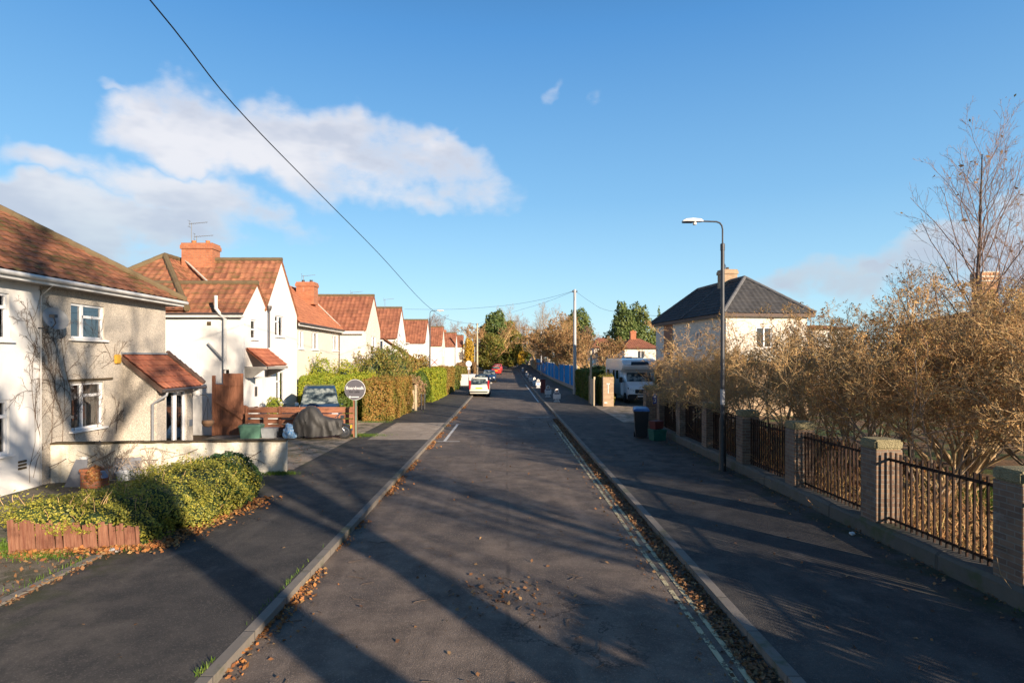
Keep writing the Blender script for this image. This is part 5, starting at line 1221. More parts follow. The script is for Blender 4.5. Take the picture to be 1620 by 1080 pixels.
# ------------------------------------------------------------------ cars
def wheel(parent, x, y, r, w_, s_):
    mb = MB(); mb.lathe([(r*.62, s_*w_*.5), (r*.95, s_*w_*.5), (r, s_*w_*.35), (r, -s_*w_*.5)], (x, y, r), 22, axis='x'); wh = mb.build('wheel', M['tyre'], parent, smooth=True)
    mb = MB(); mb.lathe([(.02, s_*w_*.54), (r*.6, s_*w_*.5), (r*.64, s_*w_*.46)], (x, y, r), 22, axis='x'); mb.build('rim', M['steel'], wh, smooth=True)
def car(label, x, y, rz, mat, L=4.1, w=1.7, h=1.48, kind='hatch', cat='car', plate=True, z=None):
    """+y is the front. Body lofted from stations, glasshouse above with inset windows."""
    T = thing('parked_car', label, cat, (x, y, gz_(y) if z is None else z), rz)
    st = {'hatch': [(0, .80, .42, .82), (.06, .92, .28, .95), (.5, 1.0, .22, .98), (1.2, 1.0, .2, .96), (L-1.5, 1.0, .2, .94), (L-1.0, .99, .2, .90), (L-.35, .94, .24, .76), (L-.05, .82, .34, .62), (L, .70, .4, .55)]}
    mb = MB(); rings = []
    for yy_, k, z0, z1 in st['hatch']:
        a = w/2*k; rings.append([(-a*.93, yy_, z0), (a*.93, yy_, z0), (a, yy_, z0+.18), (a, yy_, z1-.18), (a*.95, yy_, z1-.05), (a*.80, yy_, z1), (-a*.80, yy_, z1), (-a*.95, yy_, z1-.05), (-a, yy_, z1-.18), (-a, yy_, z0+.18)])
    mb.loft(rings); b = mb.build('body', M[mat], T, smooth=True)
    zb = .90; yb0, yb1, yt0, yt1 = (.04, L-1.05, .30, L-2.0) if kind != 'estate' else (.03, L-1.15, .22, L-2.05)
    wb, wt = w/2*.93, w/2*.74
    def ring(f_, grow=0.0):
        y0 = yb0+(yt0-yb0)*f_-grow; y1 = yb1+(yt1-yb1)*f_+grow; a = wb+(wt-wb)*f_+grow; z_ = zb+(h-zb)*f_; c = .16
        return [(-a+c, y0, z_), (a-c, y0, z_), (a, y0+c, z_), (a, y1-c, z_), (a-c, y1, z_), (-a+c, y1, z_), (-a, y1-c, z_), (-a, y0+c, z_)]
    mb = MB(); mb.loft([ring(0), ring(.5), ring(.93), [(p[0]*.95, p[1]*.97+.05, h+.01) for p in ring(.97)]]); mb.build('cabin', M[mat], T, smooth=True)
    def pane(nm, i, f0, f1, m0=.06, m1=.06, mt='car_glass'):
        r0, r1 = ring(f0, .006), ring(f1, .006); j = (i+1) % 8; a0, b0, b1, a1 = Vector(r0[i]), Vector(r0[j]), Vector(r1[j]), Vector(r1[i])
        q = [a0.lerp(b0, m0), a0.lerp(b0, 1-m1), a1.lerp(b1, 1-m1), a1.lerp(b1, m0)]
        return MB().poly(q).build(nm, M[mt], T, fix=False)
    for nm, i, ms in (('rear_window', 0, (-.04, -.04)), ('windscreen', 4, (-.1, -.1))):
        p = pane(nm, i, .12, .88, *ms, mt='car_pane')
    for i in (2, 6): pane('side_window', i, .14, .86, .04, .52, mt='lens'); pane('side_window', i, .14, .86, .52, .05, mt='lens')
    for s_ in (-1, 1):
        for yy_ in (.75, L-.8): wheel(T, s_*(w/2-.1), yy_, .31, .19, s_)
        if kind == 'estate': MB().box(s_*(w/2-.17), s_*(w/2-.03), -.005, .12, .62, 1.32).build('tail_light', M['lamp_red'], T, bevel=.02)
        else: MB().box(s_*(w/2-.36), s_*(w/2-.06), -.004, .09, .68, .84).build('tail_light', M['lamp_red'], T, bevel=.02)
        MB().box(s_*(w/2-.42), s_*(w/2-.14), L-.16, L+.005, .55, .68).build('headlight', M['lamp_clear'], T, bevel=.02)
        MB().box(s_*(w/2-.02), s_*(w/2+.14), L-1.45, L-1.3, .92, 1.06).build('mirror', M[mat], T, bevel=.02)
    MB().box(-w/2*.82, w/2*.82, -.03, .05, .38, .46).build('bumper_strip', M['black_plastic'], T); MB().box(-w/2*.6, w/2*.6, L-.02, L+.02, .36, .46).build('grille', M['black_plastic'], T)
    if plate: MB().box(-.26, .26, -.04, -.02, .66, .77).build('number_plate', M['plate_yellow'], T); MB().box(-.26, .26, L+.015, L+.03, .48, .58).build('number_plate', M['plate_white'], T)
    return T
car('white estate car with tall red tail lights parked at the left kerb', -2.15, 47.5, 0, 'car_white', L=4.4, w=1.66, h=1.52, kind='estate')
car('dark blue hatchback parked directly in front of the white estate car', -2.38, 57.5, 0, 'car_navy', L=4.0, w=1.66, h=1.5)
car('blue car facing the camera with bright headlights beyond the hatchback', -2.2, 80.0, math.pi, 'car_blue', L=4.3, w=1.8, h=1.5)
car('bright red car parked beyond the blue cars', -1.7, 102.0, 0, 'car_red', L=4.0, w=1.75, h=1.5)
car('rose red car parked just past the bright red one', -1.6, 112.5, 0, 'car_rose', L=4.2, w=1.8, h=1.55)
car('dark car at the very end of the street', X(758, 140), 140, 1.2, 'car_navy', L=4.2, w=1.75, h=1.45)
car('dark blue people carrier on the drive behind the low timber fence', -8.85, 28.5, math.pi+.30, 'car_navy', L=4.2, w=1.75, h=1.72, kind='hatch', z=.1)
car('silver car parked on a far drive beyond the leafy hedges', X(722, 88)-1.2, 88, -math.pi/2, 'van_white', L=4.0, w=1.7, h=1.45)

# ------------------------------------------------------------------ motorhome
MH = thing('motorhome', 'white coachbuilt motorhome with black over cab window parked on the driveway', 'motorhome', (8.93, 39.6, .09), rz=.015)
mb = MB(); w_ = 1.16
prof = [(.95, .45), (1.25, 2.0), (.55, 2.25), (.42, 2.50), (.75, 2.86), (1.5, 2.96), (6.6, 2.96), (6.75, 2.8), (6.75, .45)]
mb.prism([(a, b) for a, b in prof], 'x', -w_, w_); mb.build('coach_body', M['van_white'], MH, bevel=.06)
mb = MB(); rings = []
for yy_, a, z0, z1 in ((1.35, 1.0, .4, 2.0), (.95, 1.0, .35, 1.95), (.55, .98, .3, 1.42), (.20, .94, .28, 1.22), (.02, .88, .3, 1.08), (-.06, .78, .36, .95)):
    rings.append([(-a, yy_, z0), (a, yy_, z0), (a, yy_, z1-.25), (a*.88, yy_, z1), (-a*.88, yy_, z1), (-a, yy_, z1-.25)])
mb.loft(rings); mb.build('cab', M['van_white'], MH, smooth=True)
MB().poly([(-.86, .515, 1.42), (.86, .515, 1.42), (.80, .93, 2.0), (-.80, .93, 2.0)]).build('windscreen', M['car_pane'], MH, fix=False)
MB().poly([(-.85, .60, 1.40), (.85, .60, 1.40), (.80, .97, 1.97), (-.80, .97, 1.97)]).build('dim_cab_sheet', M['black_plastic'], MH, fix=False)  # dark sheet behind the windscreen, standing in for the dimness of the cab
MB().poly([(-.62, .435, 2.52), (.62, .435, 2.52), (.55, .60, 2.74), (-.55, .60, 2.74)]).build('overcab_window', M['lens'], MH, fix=False)
MB().box(-.92, .92, -.12, .18, .24, .60).build('bumper', M['black_plastic'], MH, bevel=.05); MB().box(-.45, .45, -.09, .0, .66, .92).build('grille', M['black_plastic'], MH, bevel=.02)
for s_ in (-1, 1):
    MB().add([(s_*.52, -.075, .82), (s_*.86, .02, .80), (s_*.92, .10, 1.04), (s_*.56, -.05, .98)], [(0, 1, 2, 3)]).build('headlight', M['lens'], MH, fix=False)
    MB().add([(s_*.62, -.085, .84), (s_*.80, -.02, .84), (s_*.80, -.015, .96), (s_*.64, -.075, .95)], [(0, 1, 2, 3)]).build('headlight', M['lamp_clear'], MH, fix=False)
    mm_ = MB().box(s_*1.14, s_*1.36, .55, .68, 1.35, 1.72).build('mirror', M['black_plastic'], MH, bevel=.03); MB().tube([(s_*.98, .75, 1.4), (s_*1.2, .62, 1.45)], .03, 6).build('mirror_arm', M['black_plastic'], mm_)
    for yy_ in (.55, 4.6): wheel(MH, s_*.92, yy_, .34, .22, s_)
    MB().poly([(s_*1.003, .72, 1.38), (s_*1.003, 1.22, 1.38), (s_*1.003, 1.22, 1.75), (s_*.93, 1.0, 1.75)]).build('side_window', M['lens'], MH, fix=False)
    for y0, y1 in ((1.9, 2.7), (3.2, 3.8), (5.2, 6.1)): MB().box(s_*(w_+.002), s_*(w_+.02), y0, y1, 1.55, 2.15).build('side_window', M['lens'], MH, bevel=.008)
MB().box(-.3, .3, -.13, -.12, .42, .53).build('number_plate', M['plate_white'], MH)
MB().box(-.9, .9, .18, .2, 2.30, 2.36).build('pod_strip', M['grey_box'], MH) if False else None
mb = MB(); mb.box(-.6, .6, 2.0, 3.2, 2.97, 3.03); mb.box(-.3, .3, 4.2, 4.9, 2.97, 3.08); mb.build('roof_light', M['grey_box'], MH)
# ------------------------------------------------------------------ vegetation
def nobj(name, VF, mat, parent=None, smooth=False):
    me = np_mesh(name, *VF); o = link(name, me, M[mat], parent)
    if smooth: me.polygons.foreach_set('use_smooth', [True]*len(me.polygons))
    return o
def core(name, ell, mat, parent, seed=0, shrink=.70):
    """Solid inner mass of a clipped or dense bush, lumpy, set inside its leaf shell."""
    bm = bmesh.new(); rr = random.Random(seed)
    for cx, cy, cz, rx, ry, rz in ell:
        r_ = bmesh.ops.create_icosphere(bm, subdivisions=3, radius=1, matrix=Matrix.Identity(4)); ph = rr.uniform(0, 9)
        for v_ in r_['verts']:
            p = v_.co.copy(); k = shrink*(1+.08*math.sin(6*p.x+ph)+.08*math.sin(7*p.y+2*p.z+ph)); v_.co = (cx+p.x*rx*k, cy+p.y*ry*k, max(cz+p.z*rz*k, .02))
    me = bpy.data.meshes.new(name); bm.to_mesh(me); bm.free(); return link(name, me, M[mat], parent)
def ell_leaves(ell, n, size, rng, zmin=.05, jitter=.06, inside=.88, droop=0, lump=.10):
    vol = np.array([(e[3]*e[4]*e[5])**(2/3) for e in ell]); cnt = (n*vol/vol.sum()).astype(int)+1; Cs, Ns = [], []
    E = np.array(ell)
    for e, c in zip(ell, cnt):
        d = rng.normal(0, 1, (c, 3)); d /= np.linalg.norm(d, axis=1)[:, None]; ph = rng.uniform(0, 6, 3)
        k = 1+lump*np.sin(5*d[:, 0]+ph[0]+3*d[:, 2])+lump*.8*np.sin(8*d[:, 1]+ph[1])+lump*.5*np.sin(15*d[:, 0]+11*d[:, 2]+ph[2])-np.abs(rng.normal(0, jitter, c))
        P = np.array(e[:3])+d*np.array(e[3:])*k[:, None]; Nn = d/np.array(e[3:]); Nn /= np.linalg.norm(Nn, axis=1)[:, None]
        ok = P[:, 2] > zmin
        for o_ in ell:
            if o_ is e: continue
            q = (P-np.array(o_[:3]))/np.array(o_[3:]); ok &= (q**2).sum(1) > inside**2
        Cs.append(P[ok]); Ns.append(Nn[ok])
    C, N = np.concatenate(Cs), np.concatenate(Ns)
    return leaf_quads(C, N, size, rng, droop=droop)
def bush(name, label, cat, ell, n, size, leaf, seed, zmin=.05, corem='leaf_dark', group=None, droop=0, inside=.88, jitter=.06, twigs=0, lump=.10, part='foliage', twigmat='twig_tan'):
    rng = np.random.default_rng(seed); e0 = np.array(ell); base = Vector((float(e0[:, 0].mean()), float(e0[:, 1].mean()), 0))
    T = thing(name, label, cat, base, group=group)
    if corem: core('inner_growth', ell, corem, T, seed)
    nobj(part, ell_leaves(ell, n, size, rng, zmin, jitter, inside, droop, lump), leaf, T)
    if twigs:
        d = rng.normal(0, 1, (twigs, 3)); d[:, 2] = np.abs(d[:, 2]); d /= np.linalg.norm(d, axis=1)[:, None]
        ii = rng.integers(0, len(ell), twigs); P = e0[ii, :3]+d*e0[ii, 3:]*.9; D = d+np.array([0, 0, .8]); D /= np.linalg.norm(D, axis=1)[:, None]
        pts = run(P, D, rng.uniform(.2, .5, twigs)*min(1.5, e0[:, 5].max()), 3, rng, .12); nobj('shoots', tubes(pts, np.full(twigs, .008), np.full(twigs, .004)), twigmat, T)
        tip = pts[:, 1:].reshape(-1, 3); tip = np.repeat(tip, 5, 0)+rng.normal(0, .06, (len(tip)*5, 3)); nobj('shoot_leaves', leaf_quads(tip, rng.normal(0, 1, tip.shape), size, rng), leaf, T)
    reparent(T); return T
def hedge(label, x0, x1, y0, y1, h, leaf, seed, dens=900, size=.05, g=0.0, corem='leaf_dark', rough=.05, skew=0.0, name='hedge', cat='hedge', z0=.08):
    """Clipped hedge: leaf shell over a solid inner block, faces slightly uneven."""
    rng = np.random.default_rng(seed); T = thing(name, label, cat, ((x0+x1)/2, y0, g)); hx, hy = (x1-x0), (y1-y0)
    faces = [((x1, y0, z0), (0, hy, 0), (0, 0, h-z0), (1, 0, 0)), ((x0, y0, z0), (0, hy, 0), (0, 0, h-z0), (-1, 0, 0)), ((x0, y0, z0), (hx, 0, 0), (0, 0, h-z0), (0, -1, 0)), ((x0, y1, z0), (hx, 0, 0), (0, 0, h-z0), (0, 1, 0)), ((x0, y0, h), (hx, 0, 0), (0, hy, 0), (0, 0, 1))]
    Cs, Ns = [], []
    for o_, a, b, nn in faces:
        o_, a, b, nn = map(np.array, (o_, a, b, nn)); ar = np.linalg.norm(np.cross(a, b)); c = int(ar*dens); s_, t_ = rng.uniform(0, 1, (2, c, 1)); P = o_+a*s_+b*t_
        bul = rough*(np.sin(P[:, 1]*2.3+seed)+np.sin(P[:, 0]*3.1+P[:, 2]*4+seed)+.6*np.sin(P[:, 1]*7+P[:, 2]*6))[:, None]
        edge = .10*np.maximum(np.abs(s_-.5)*2-.93, 0)/.07+.10*np.maximum(np.abs(t_-.5)*2-.93, 0)/.07
        P = P+nn*(bul-edge-np.abs(rng.normal(0, .035, (c, 1)))); P[:, 2] = np.maximum(P[:, 2], z0)
        if nn[2] == 1: k_ = rng.uniform(0, 1, c) < .08; P[k_, 2] += rng.uniform(0, .16, k_.sum())
        Cs.append(P); Ns.append(np.repeat(nn[None].astype(float), c, 0))
    C = np.concatenate(Cs); C[:, 0] += skew*(C[:, 1]-y0); C[:, 2] += g; V, F = leaf_quads(C, np.concatenate(Ns), size, rng); nobj('foliage', (V, F), leaf, T)
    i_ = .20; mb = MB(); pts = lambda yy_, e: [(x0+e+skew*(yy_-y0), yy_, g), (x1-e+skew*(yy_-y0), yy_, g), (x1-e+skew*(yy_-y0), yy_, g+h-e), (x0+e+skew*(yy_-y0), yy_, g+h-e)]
    mb.loft([pts(y0+i_, i_), pts(y1-i_, i_)]); mb.build('inner_growth', M[corem], T); reparent(T); return T

# creeper mound over the picket fence
CR = bush('creeper_mound', 'sprawling yellow green cotoneaster mound spilling over the red picket fence', 'shrub',
  [(-7.2, 9.38, .56, .70, .42, .27), (-6.5, 9.4, .50, .6, .36, .25), (-6.85, 9.22, .50, .35, .26, .20), (-6.0, 9.75, .30, .5, .4, .32), (-7.15, 9.9, .42, .75, .55, .36), (-6.55, 9.95, .40, .8, .62, .42), (-6.1, 10.5, .42, .72, .8, .46), (-6.35, 11.4, .45, .95, .9, .50), (-5.85, 11.6, .48, .85, .9, .54), (-6.6, 12.3, .45, .9, .7, .48), (-5.65, 10.9, .22, .55, .8, .36), (-7.0, 10.8, .3, .8, .8, .38)],
  95000, .024, 'leaf_cotoneaster', 11, droop=.7, inside=.93, jitter=.12, twigs=110, lump=.13)
bush('ivy_bush', 'dark green ivy hump at the end of the cotoneaster mound by the white wall', 'ivy', [(-6.0, 12.55, .45, .60, .75, .56), (-5.6, 12.1, .33, .42, .85, .50), (-5.8, 13.0, .35, .45, .4, .42)], 15000, .048, 'leaf_ivy', 12, droop=.8, inside=.93, jitter=.05)
PF = thing('picket_fence', 'leaning red brown picket boards under the creeper mound', 'fence', (-6.6, 9.3, .05)); rp = random.Random(12); mb = MB()
for i in range(34):
    f_ = i/33; x = -7.40+1.72*f_; y = 8.97+.30*f_; h = .54-.16*f_+rp.uniform(-.05, .03); a = rp.uniform(-.02, .02); mb.bar((x, y, .02), (x+a, y-.05, h+.08), .047, .016, up=(0, 1, 0))
for i in range(10):
    f_ = i/9; x = -7.48-.02*f_; y = 9.2+1.1*f_; mb.bar((x, y, .02), (x-.02, y, .62+rp.uniform(-.05, .03)), .016, .1, up=(0, 1, 0))
mb.build('picket_boards', M['wood_picket'], PF, fix=False); mb = MB(); mb.bar((-7.42, 9.03, .4), (-5.7, 9.33, .30), .04, .05); mb.build('rail', M['wood_picket'], PF); reparent(PF)

# hedges and shrubs up the left side
hedge('clipped copper and green beech hedge block beside the drive', -6.75, -5.35, 28.0, 33.1, 2.02, 'leaf_beech', 21, 900, .055, skew=.035)
hedge('yellow green privet hedge behind the parked people carrier', -10.4, -6.9, 30.0, 31.6, 2.18, 'leaf_golden', 22, 900, .06, rough=.07)
bush('feathery_shrub', 'feathery light green shrub with upright plumes against the cream house', 'shrub', [(-10.2, 33, 1.6, 1.0, .8, 1.35), (-8.9, 33.2, 1.5, 1.0, .7, 1.35), (-7.9, 33.4, 1.2, .8, .7, 1.2)], 9000, .06, 'leaf_golden', 23, twigs=60)
hedge('dark shaded hedge beside the drive behind the for sale board', -7.3, -6.95, 26.0, 28.0, 1.3, 'leaf_green', 24, 800, .06)
bush('shrub_mass', 'tall green and rusty shrubs behind the clipped copper hedge', 'shrub', [(-8.2, 37, 1.6, 1.3, 1.4, 1.9), (-7.2, 38.5, 1.7, 1.2, 1.6, 2.15), (-7.9, 40.5, 1.7, 1.3, 1.6, 2.0), (-6.9, 36.0, 1.1, .9, 1.2, 1.6)], 16000, .075, 'leaf_mixed', 25, twigs=120)
bush('shrub_mass', 'golden brown garden shrubs left of the lamp column', 'shrub', [(-7.6, 43.5, 1.6, 1.3, 1.6, 1.95), (-7.0, 46.5, 1.5, 1.3, 1.6, 1.7), (-6.6, 49, 1.4, 1.0, 1.6, 1.6)], 12000, .085, 'leaf_beech', 26, twigs=90)
bush('flowering_shrub', 'pinkish flowering shrub next to the small timber gate', 'shrub', [(-5.75, 36.2, .85, .55, .9, .95), (-5.6, 37.6, .8, .5, .8, .95)], 8000, .06, 'leaf_pink', 27, twigs=60)
bush('shrub', 'round dark green shrub between the pink shrub and the yellow green hedge', 'shrub', [(-5.8, 39.2, 1.0, .75, 1.1, 1.2)], 6000, .065, 'leaf_green', 28)
hedge('yellow green clipped hedge ending at the shaded gateway', -6.3, -4.95, 40.6, 48.0, 2.22, 'leaf_golden', 29, 500, .07, skew=.02)
hedge('coppery clipped hedge continuing past the yellow green one', -6.2, -4.8, 48.1, 54.5, 2.3, 'leaf_beech', 30, 400, .08, skew=.02)
hedge('mossy clipped hedge in front of the far white houses', -6.8, -5.0, 60, 76, 2.0, 'leaf_mixed', 31, 250, .10, g=.02)
hedge('long low hedge beside the far wooden pole', -6.6, -5.2, 79, 108, 2.2, 'leaf_brown', 32, 130, .14, g=.2)
bush('shrub', 'dark green shrub spreading at the foot of the mossy hedge', 'shrub', [(-5.3, 57.5, .5, .9, 1.4, .7)], 3500, .08, 'leaf_green', 33)
GS = MB().box(-.02, 2.0, 0, .05, 0, 1.25).build('white_gate', M['white_paint']); GS.location = (X(727, 66), 66, .1); tag(GS, 'white painted driveway gate left of the white car', 'gate')
# verge growth along the pavement edge and house foot
bush('conifer_pot', 'small golden ball shaped shrub by the white front door', 'shrub', [(X(433, 25.0), 25.0, 1.0, .32, .32, .42)], 1500, .04, 'leaf_golden', 34)
# right side hedges
hedge('dark shaded ivy hedge behind the short post', 5.7, 6.6, 40.2, 50.5, 2.15, 'leaf_green', 41, 500, .08, corem='leaf_dark')
hedge('leafy hedge tuft wrapped round the sunlit brick pillar', 5.85, 6.66, 37.38, 38.4, 1.98, 'leaf_mixed', 42, 1200, .06)
hedge('long dark hedge between the motorhome and the blue fence', 7.5, 13.5, 51, 53, 2.3, 'leaf_dark', 43, 250, .10)

# bare shrubs and trees
def limbs(seed, stems, L0, spread, plan, r0=.035, K=8, wander=.14, up=.02, base=.25, bend=0.0, sides0=6):
    """plan: list of (n, ratio, angle range, t0, segments). Returns trunk (V,F), twigs (V,F), tip points."""
    rng = np.random.default_rng(seed); az = rng.uniform(0, 2*np.pi, stems); inc = spread*np.sqrt(rng.uniform(.02, 1, stems))
    D = np.stack([np.sin(inc)*np.cos(az), np.sin(inc)*np.sin(az), np.cos(inc)], 1); P = np.stack([base*np.cos(az), base*np.sin(az), np.zeros(stems)], 1)*rng.uniform(0, 1, stems)[:, None]
    L = L0*rng.uniform(.75, 1.1, stems); ra = r0*rng.uniform(.7, 1.15, stems); rb = ra*.25; pts = run(P, D, L, K, rng, wander, up-bend)
    def low(q): return ~((q[:, :, 2].min(1) < (1.25 if h_keep else -9)) & (np.hypot(q[:, :, 0], q[:, :, 1]).max(1) > 1.35))
    h_keep = L0 > 2; k_ = low(pts[:, -3:]) if h_keep else np.ones(len(pts), bool); pts, L, ra, rb = pts[k_], L[k_], ra[k_], rb[k_]
    heavy = [tubes(pts, ra, rb, sides0)]; fine = []; tips = []
    for lv, (n, ratio, ang, t0, kk) in enumerate(plan):
        P, D, L2, r2 = fork(pts, ra, rb, L, n, rng, ang, ratio, t0, 1.0, .62, .25)
        pts = run(P, D, L2, kk, rng, wander*(1.3+.45*lv), up); k_ = low(pts); pts, r2, L2 = pts[k_], r2[k_], L2[k_]; ra = np.maximum(r2*(.8 if lv else .95), .0042); rb = np.maximum(ra*.45, .0032); L = L2
        (heavy if lv == 0 else fine).append(tubes(pts, ra, rb, 4 if lv == 0 else 3)); tips.append(pts[:, -2:].reshape(-1, 3))
    return merge(heavy), merge(fine), np.concatenate(tips[-1:])
shr = []
SH_LAB = ['bare golden twigged shrub behind the first railing bay', 'arching bare shrub beside the mossy capped pier', 'dense tan twigged shrub behind the second railing bay', 'bare thorny shrub just inside the railings, before the lamp column',
 'tangled bare shrub behind the street lamp', 'bare orange brown shrub beyond the street lamp', 'bare shrub by the fifth pier', 'bare shrub hiding the brick wall of the grey roofed house', 'last bare shrub before the motorhome driveway']
def make_shrub(seed, label, h, spread, stems, plan, mat, budn, budsize=.03, r0=.03, group='bare shrubs behind the railings', bend=.0):
    T = thing('bare_shrub', label, 'shrub', (0, 0, 0), group=group); hv, fn, tips = limbs(seed, stems, h, spread, plan, r0, bend=bend, wander=.16)
    nobj('stems', hv, 'bark_tan' if seed != 52 else 'twig_pale', T, True); nobj('twigs', fn, mat, T)
    rng = np.random.default_rng(seed); 
    if budn:
        c = tips[rng.integers(0, len(tips), budn)]+rng.normal(0, .02, (budn, 3)); nobj('buds', leaf_quads(c, rng.normal(0, 1, c.shape), budsize, rng), 'leaf_bud', T)
    return T
PL = [(9, .46, (.4, 1.0), .36, 7), (9, .46, (.5, 1.2), .2, 6), (4, .5, (.5, 1.3), .2, 4)]
S = [make_shrub(51, 'x', 4.3, .75, 14, PL, 'twig_tan', 7000, .03, r0=.034), make_shrub(52, 'x', 4.0, .85, 13, PL, 'twig_orange', 8000, .032, r0=.032), make_shrub(53, 'x', 4.4, .65, 11, PL, 'twig_tan', 5000, .03, r0=.04)]
spots = [ # x, y, scale, rot, kind, label
 (10.0, 8.9, 1.0, 0.3, 0, 'bare golden shrub arching over the second pier from the near end'),
 (9.9, 10.3, .90, 1.2, 2, 'larger tan stemmed shrub behind the nearest railing bay'),
 (8.7, 12.4, .80, 2.3, 1, 'rusty twigged shrub directly behind the third brick pier'),
 (9.8, 13.2, 1.12, .8, 0, 'broad golden twigged shrub inland of the third brick pier'),
 (12.0, 12.5, 1.18, 2.8, 1, 'rusty twigged shrub at the foot of the tall bare birch'),
 (8.2, 15.0, .88, 4.0, 2, 'tan stemmed shrub close behind the street lamp'),
 (9.7, 16.2, 1.06, 5.1, 1, 'rusty twigged shrub inland of the street lamp'),
 (12.2, 16.0, 1.2, .4, 0, 'golden twigged shrub in front of the birch trunk'),
 (8.1, 17.8, 1.02, 1.9, 0, 'golden shrub against the railings just past the street lamp'),
 (9.8, 19.3, .84, 3.3, 2, 'tan stemmed shrub in front of the grey roofed house gable'),
 (7.9, 20.9, .86, .1, 1, 'rusty twigged shrub at the far end of the railings'),
 (7.9, 22.9, .85, 2.2, 0, 'golden shrub overhanging the wheelie bin end of the fence'),
 (12.4, 20.0, .88, 4.4, 1, 'rusty shrub below the right corner of the grey roof'),
 (14.5, 18.2, 1.25, 5.5, 2, 'tan shrub far behind between the grey roof and the birch'),
 (15.2, 14.2, 1.0, 1.1, 0, 'golden shrub hiding the foot of the tall orange chimney'),
 (9.3, 25.6, .74, 3.9, 1, 'rusty shrub against the wall of the grey roofed house'),
 (17.5, 20.5, 1.1, 2.0, 0, 'golden shrub in the back row below the distant brown roof'),
 (15.5, 10.8, 1.22, 5.0, 1, 'tallest rusty shrub at the right edge below the leaning bare tree'),
 (17.5, 16.5, 1.25, 3.6, 2, 'tall tan shrub in the back row right of the orange chimney'),
 (13.4, 9.9, .95, 3.0, 2, 'tan stemmed shrub at the right edge behind the nearest bay'),
]
for i, (x, y, s_, rz, k, lab) in enumerate(spots):
    o = S[k] if i == [0, 2, 1][k] else copy_tree(S[k])
    o.location = (x, y, 0); o.rotation_euler.z = rz; o.scale = (s_*1.02, s_*1.02, s_); o['label'] = lab
# tall bare birch on the right
def bare_tree(seed, label, x, y, h, r0, plan, spread=.5, mat='bark_dark', tmat='twig_purple', nleaf=0, leaf='leaf_brown', lsize=.08, z=None, group=None, up=.03, wander=.09, stems=1, K=12, cat='tree', trw=.4):
    T = thing('bare_tree', label, cat, (x, y, gz_(y) if z is None else z), group=group); rng = np.random.default_rng(seed)
    az = rng.uniform(0, 6.28, stems); inc = (np.zeros(stems) if stems == 1 else np.full(stems, spread*.5)); D = np.stack([np.sin(inc)*np.cos(az), np.sin(inc)*np.sin(az), np.cos(inc)], 1)
    L = np.full(stems, h)*rng.uniform(.85, 1, stems); ra = np.full(stems, r0); rb = ra*.12; pts = run(np.zeros((stems, 3)), D, L, K, rng, wander*trw, up)
    nobj('trunk', tubes(pts, ra, rb, 10), mat, T, True); fine = []
    for lv, (n, ratio, ang, t0, kk) in enumerate(plan):
        P, D, L2, r2 = fork(pts, ra, rb, L, n, rng, ang, ratio, t0, .98, .5 if r0 > .14 else .36, .3)
        pts = run(P, D, L2, kk, rng, wander*1.3, up*1.6); mr = max(.0035, r0*.03); ra = np.maximum(r2, mr); rb = np.maximum(ra*.3, mr*.7); L = L2
        fine.append(tubes(pts, ra, rb, 5 if lv == 0 else 3))
    nobj('crown', merge(fine), tmat, T)
    if nleaf:
        q = pts.reshape(-1, 3); c = q[rng.integers(0, len(q), nleaf)]+rng.normal(0, .05, (nleaf, 3)); nobj('leaves', leaf_quads(c, rng.normal(0, 1, c.shape), lsize, rng), leaf, T)
    return T
bare_tree(61, 'tall bare purple twigged birch rising above the shrubs on the right', X(1532, 17), 17, 9.0, .11, [(44, .40, (.42, .80), .18, 9), (10, .44, (.35, .8), .15, 6), (5, .42, (.4, .9), .15, 4)], tmat='twig_purple', nleaf=90, lsize=.07, z=0, trw=.15)
bare_tree(62, 'smaller bare tree leaning at the right edge beside the tall chimney', X(1640, 16), 16, 6.8, .08, [(18, .5, (.4, .8), .2, 8), (8, .5, (.4, .9), .15, 5), (5, .45, (.4, .9), .15, 3)], tmat='twig_purple', nleaf=60, lsize=.06, z=0)
bare_tree(63, 'slender bare tree between the grey roof and the birch', X(1440, 18.5), 18.5, 5.6, .06, [(16, .5, (.4, .8), .25, 8), (8, .5, (.4, .9), .15, 5), (5, .45, (.4, .9), .15, 3)], tmat='twig_purple', nleaf=160, lsize=.05, z=0)
# trees beyond the frame to the near right, whose shadows lie over the street and the house fronts
bare_tree(64, 'large forked street tree standing behind the photographer by the railings', 7.6, -4.0, 15, .40, [(16, .42, (.4, .8), .30, 9), (9, .45, (.4, .9), .2, 6), (8, .45, (.4, .9), .15, 4)], stems=2, spread=.5, tmat='bark_dark', z=0, wander=.10)
bare_tree(65, 'bare garden tree well inside the railings behind the photographer', 17.5, -9.0, 13, .27, [(22, .46, (.4, .9), .25, 9), (9, .45, (.4, .9), .2, 6), (6, .45, (.4, .9), .15, 4)], tmat='bark_dark', z=0, wander=.10)
bare_tree(66, 'small bare tree inside the railings level with the photographer', 20.5, 2.0, 12, .25, [(22, .46, (.4, .9), .25, 9), (8, .45, (.4, .9), .2, 6), (5, .45, (.4, .9), .15, 4)], tmat='bark_dark', z=0, wander=.10)
hedge('evergreen hedge inside the nearest railings beside the photographer', 6.75, 7.9, -9, .4, 2.6, 'leaf_green', 67, 220, .09, rough=.12)
hedge('lower evergreen hedge running on inside the railings', 6.75, 7.6, .7, 4.6, 1.5, 'leaf_green', 68, 220, .09, rough=.12)

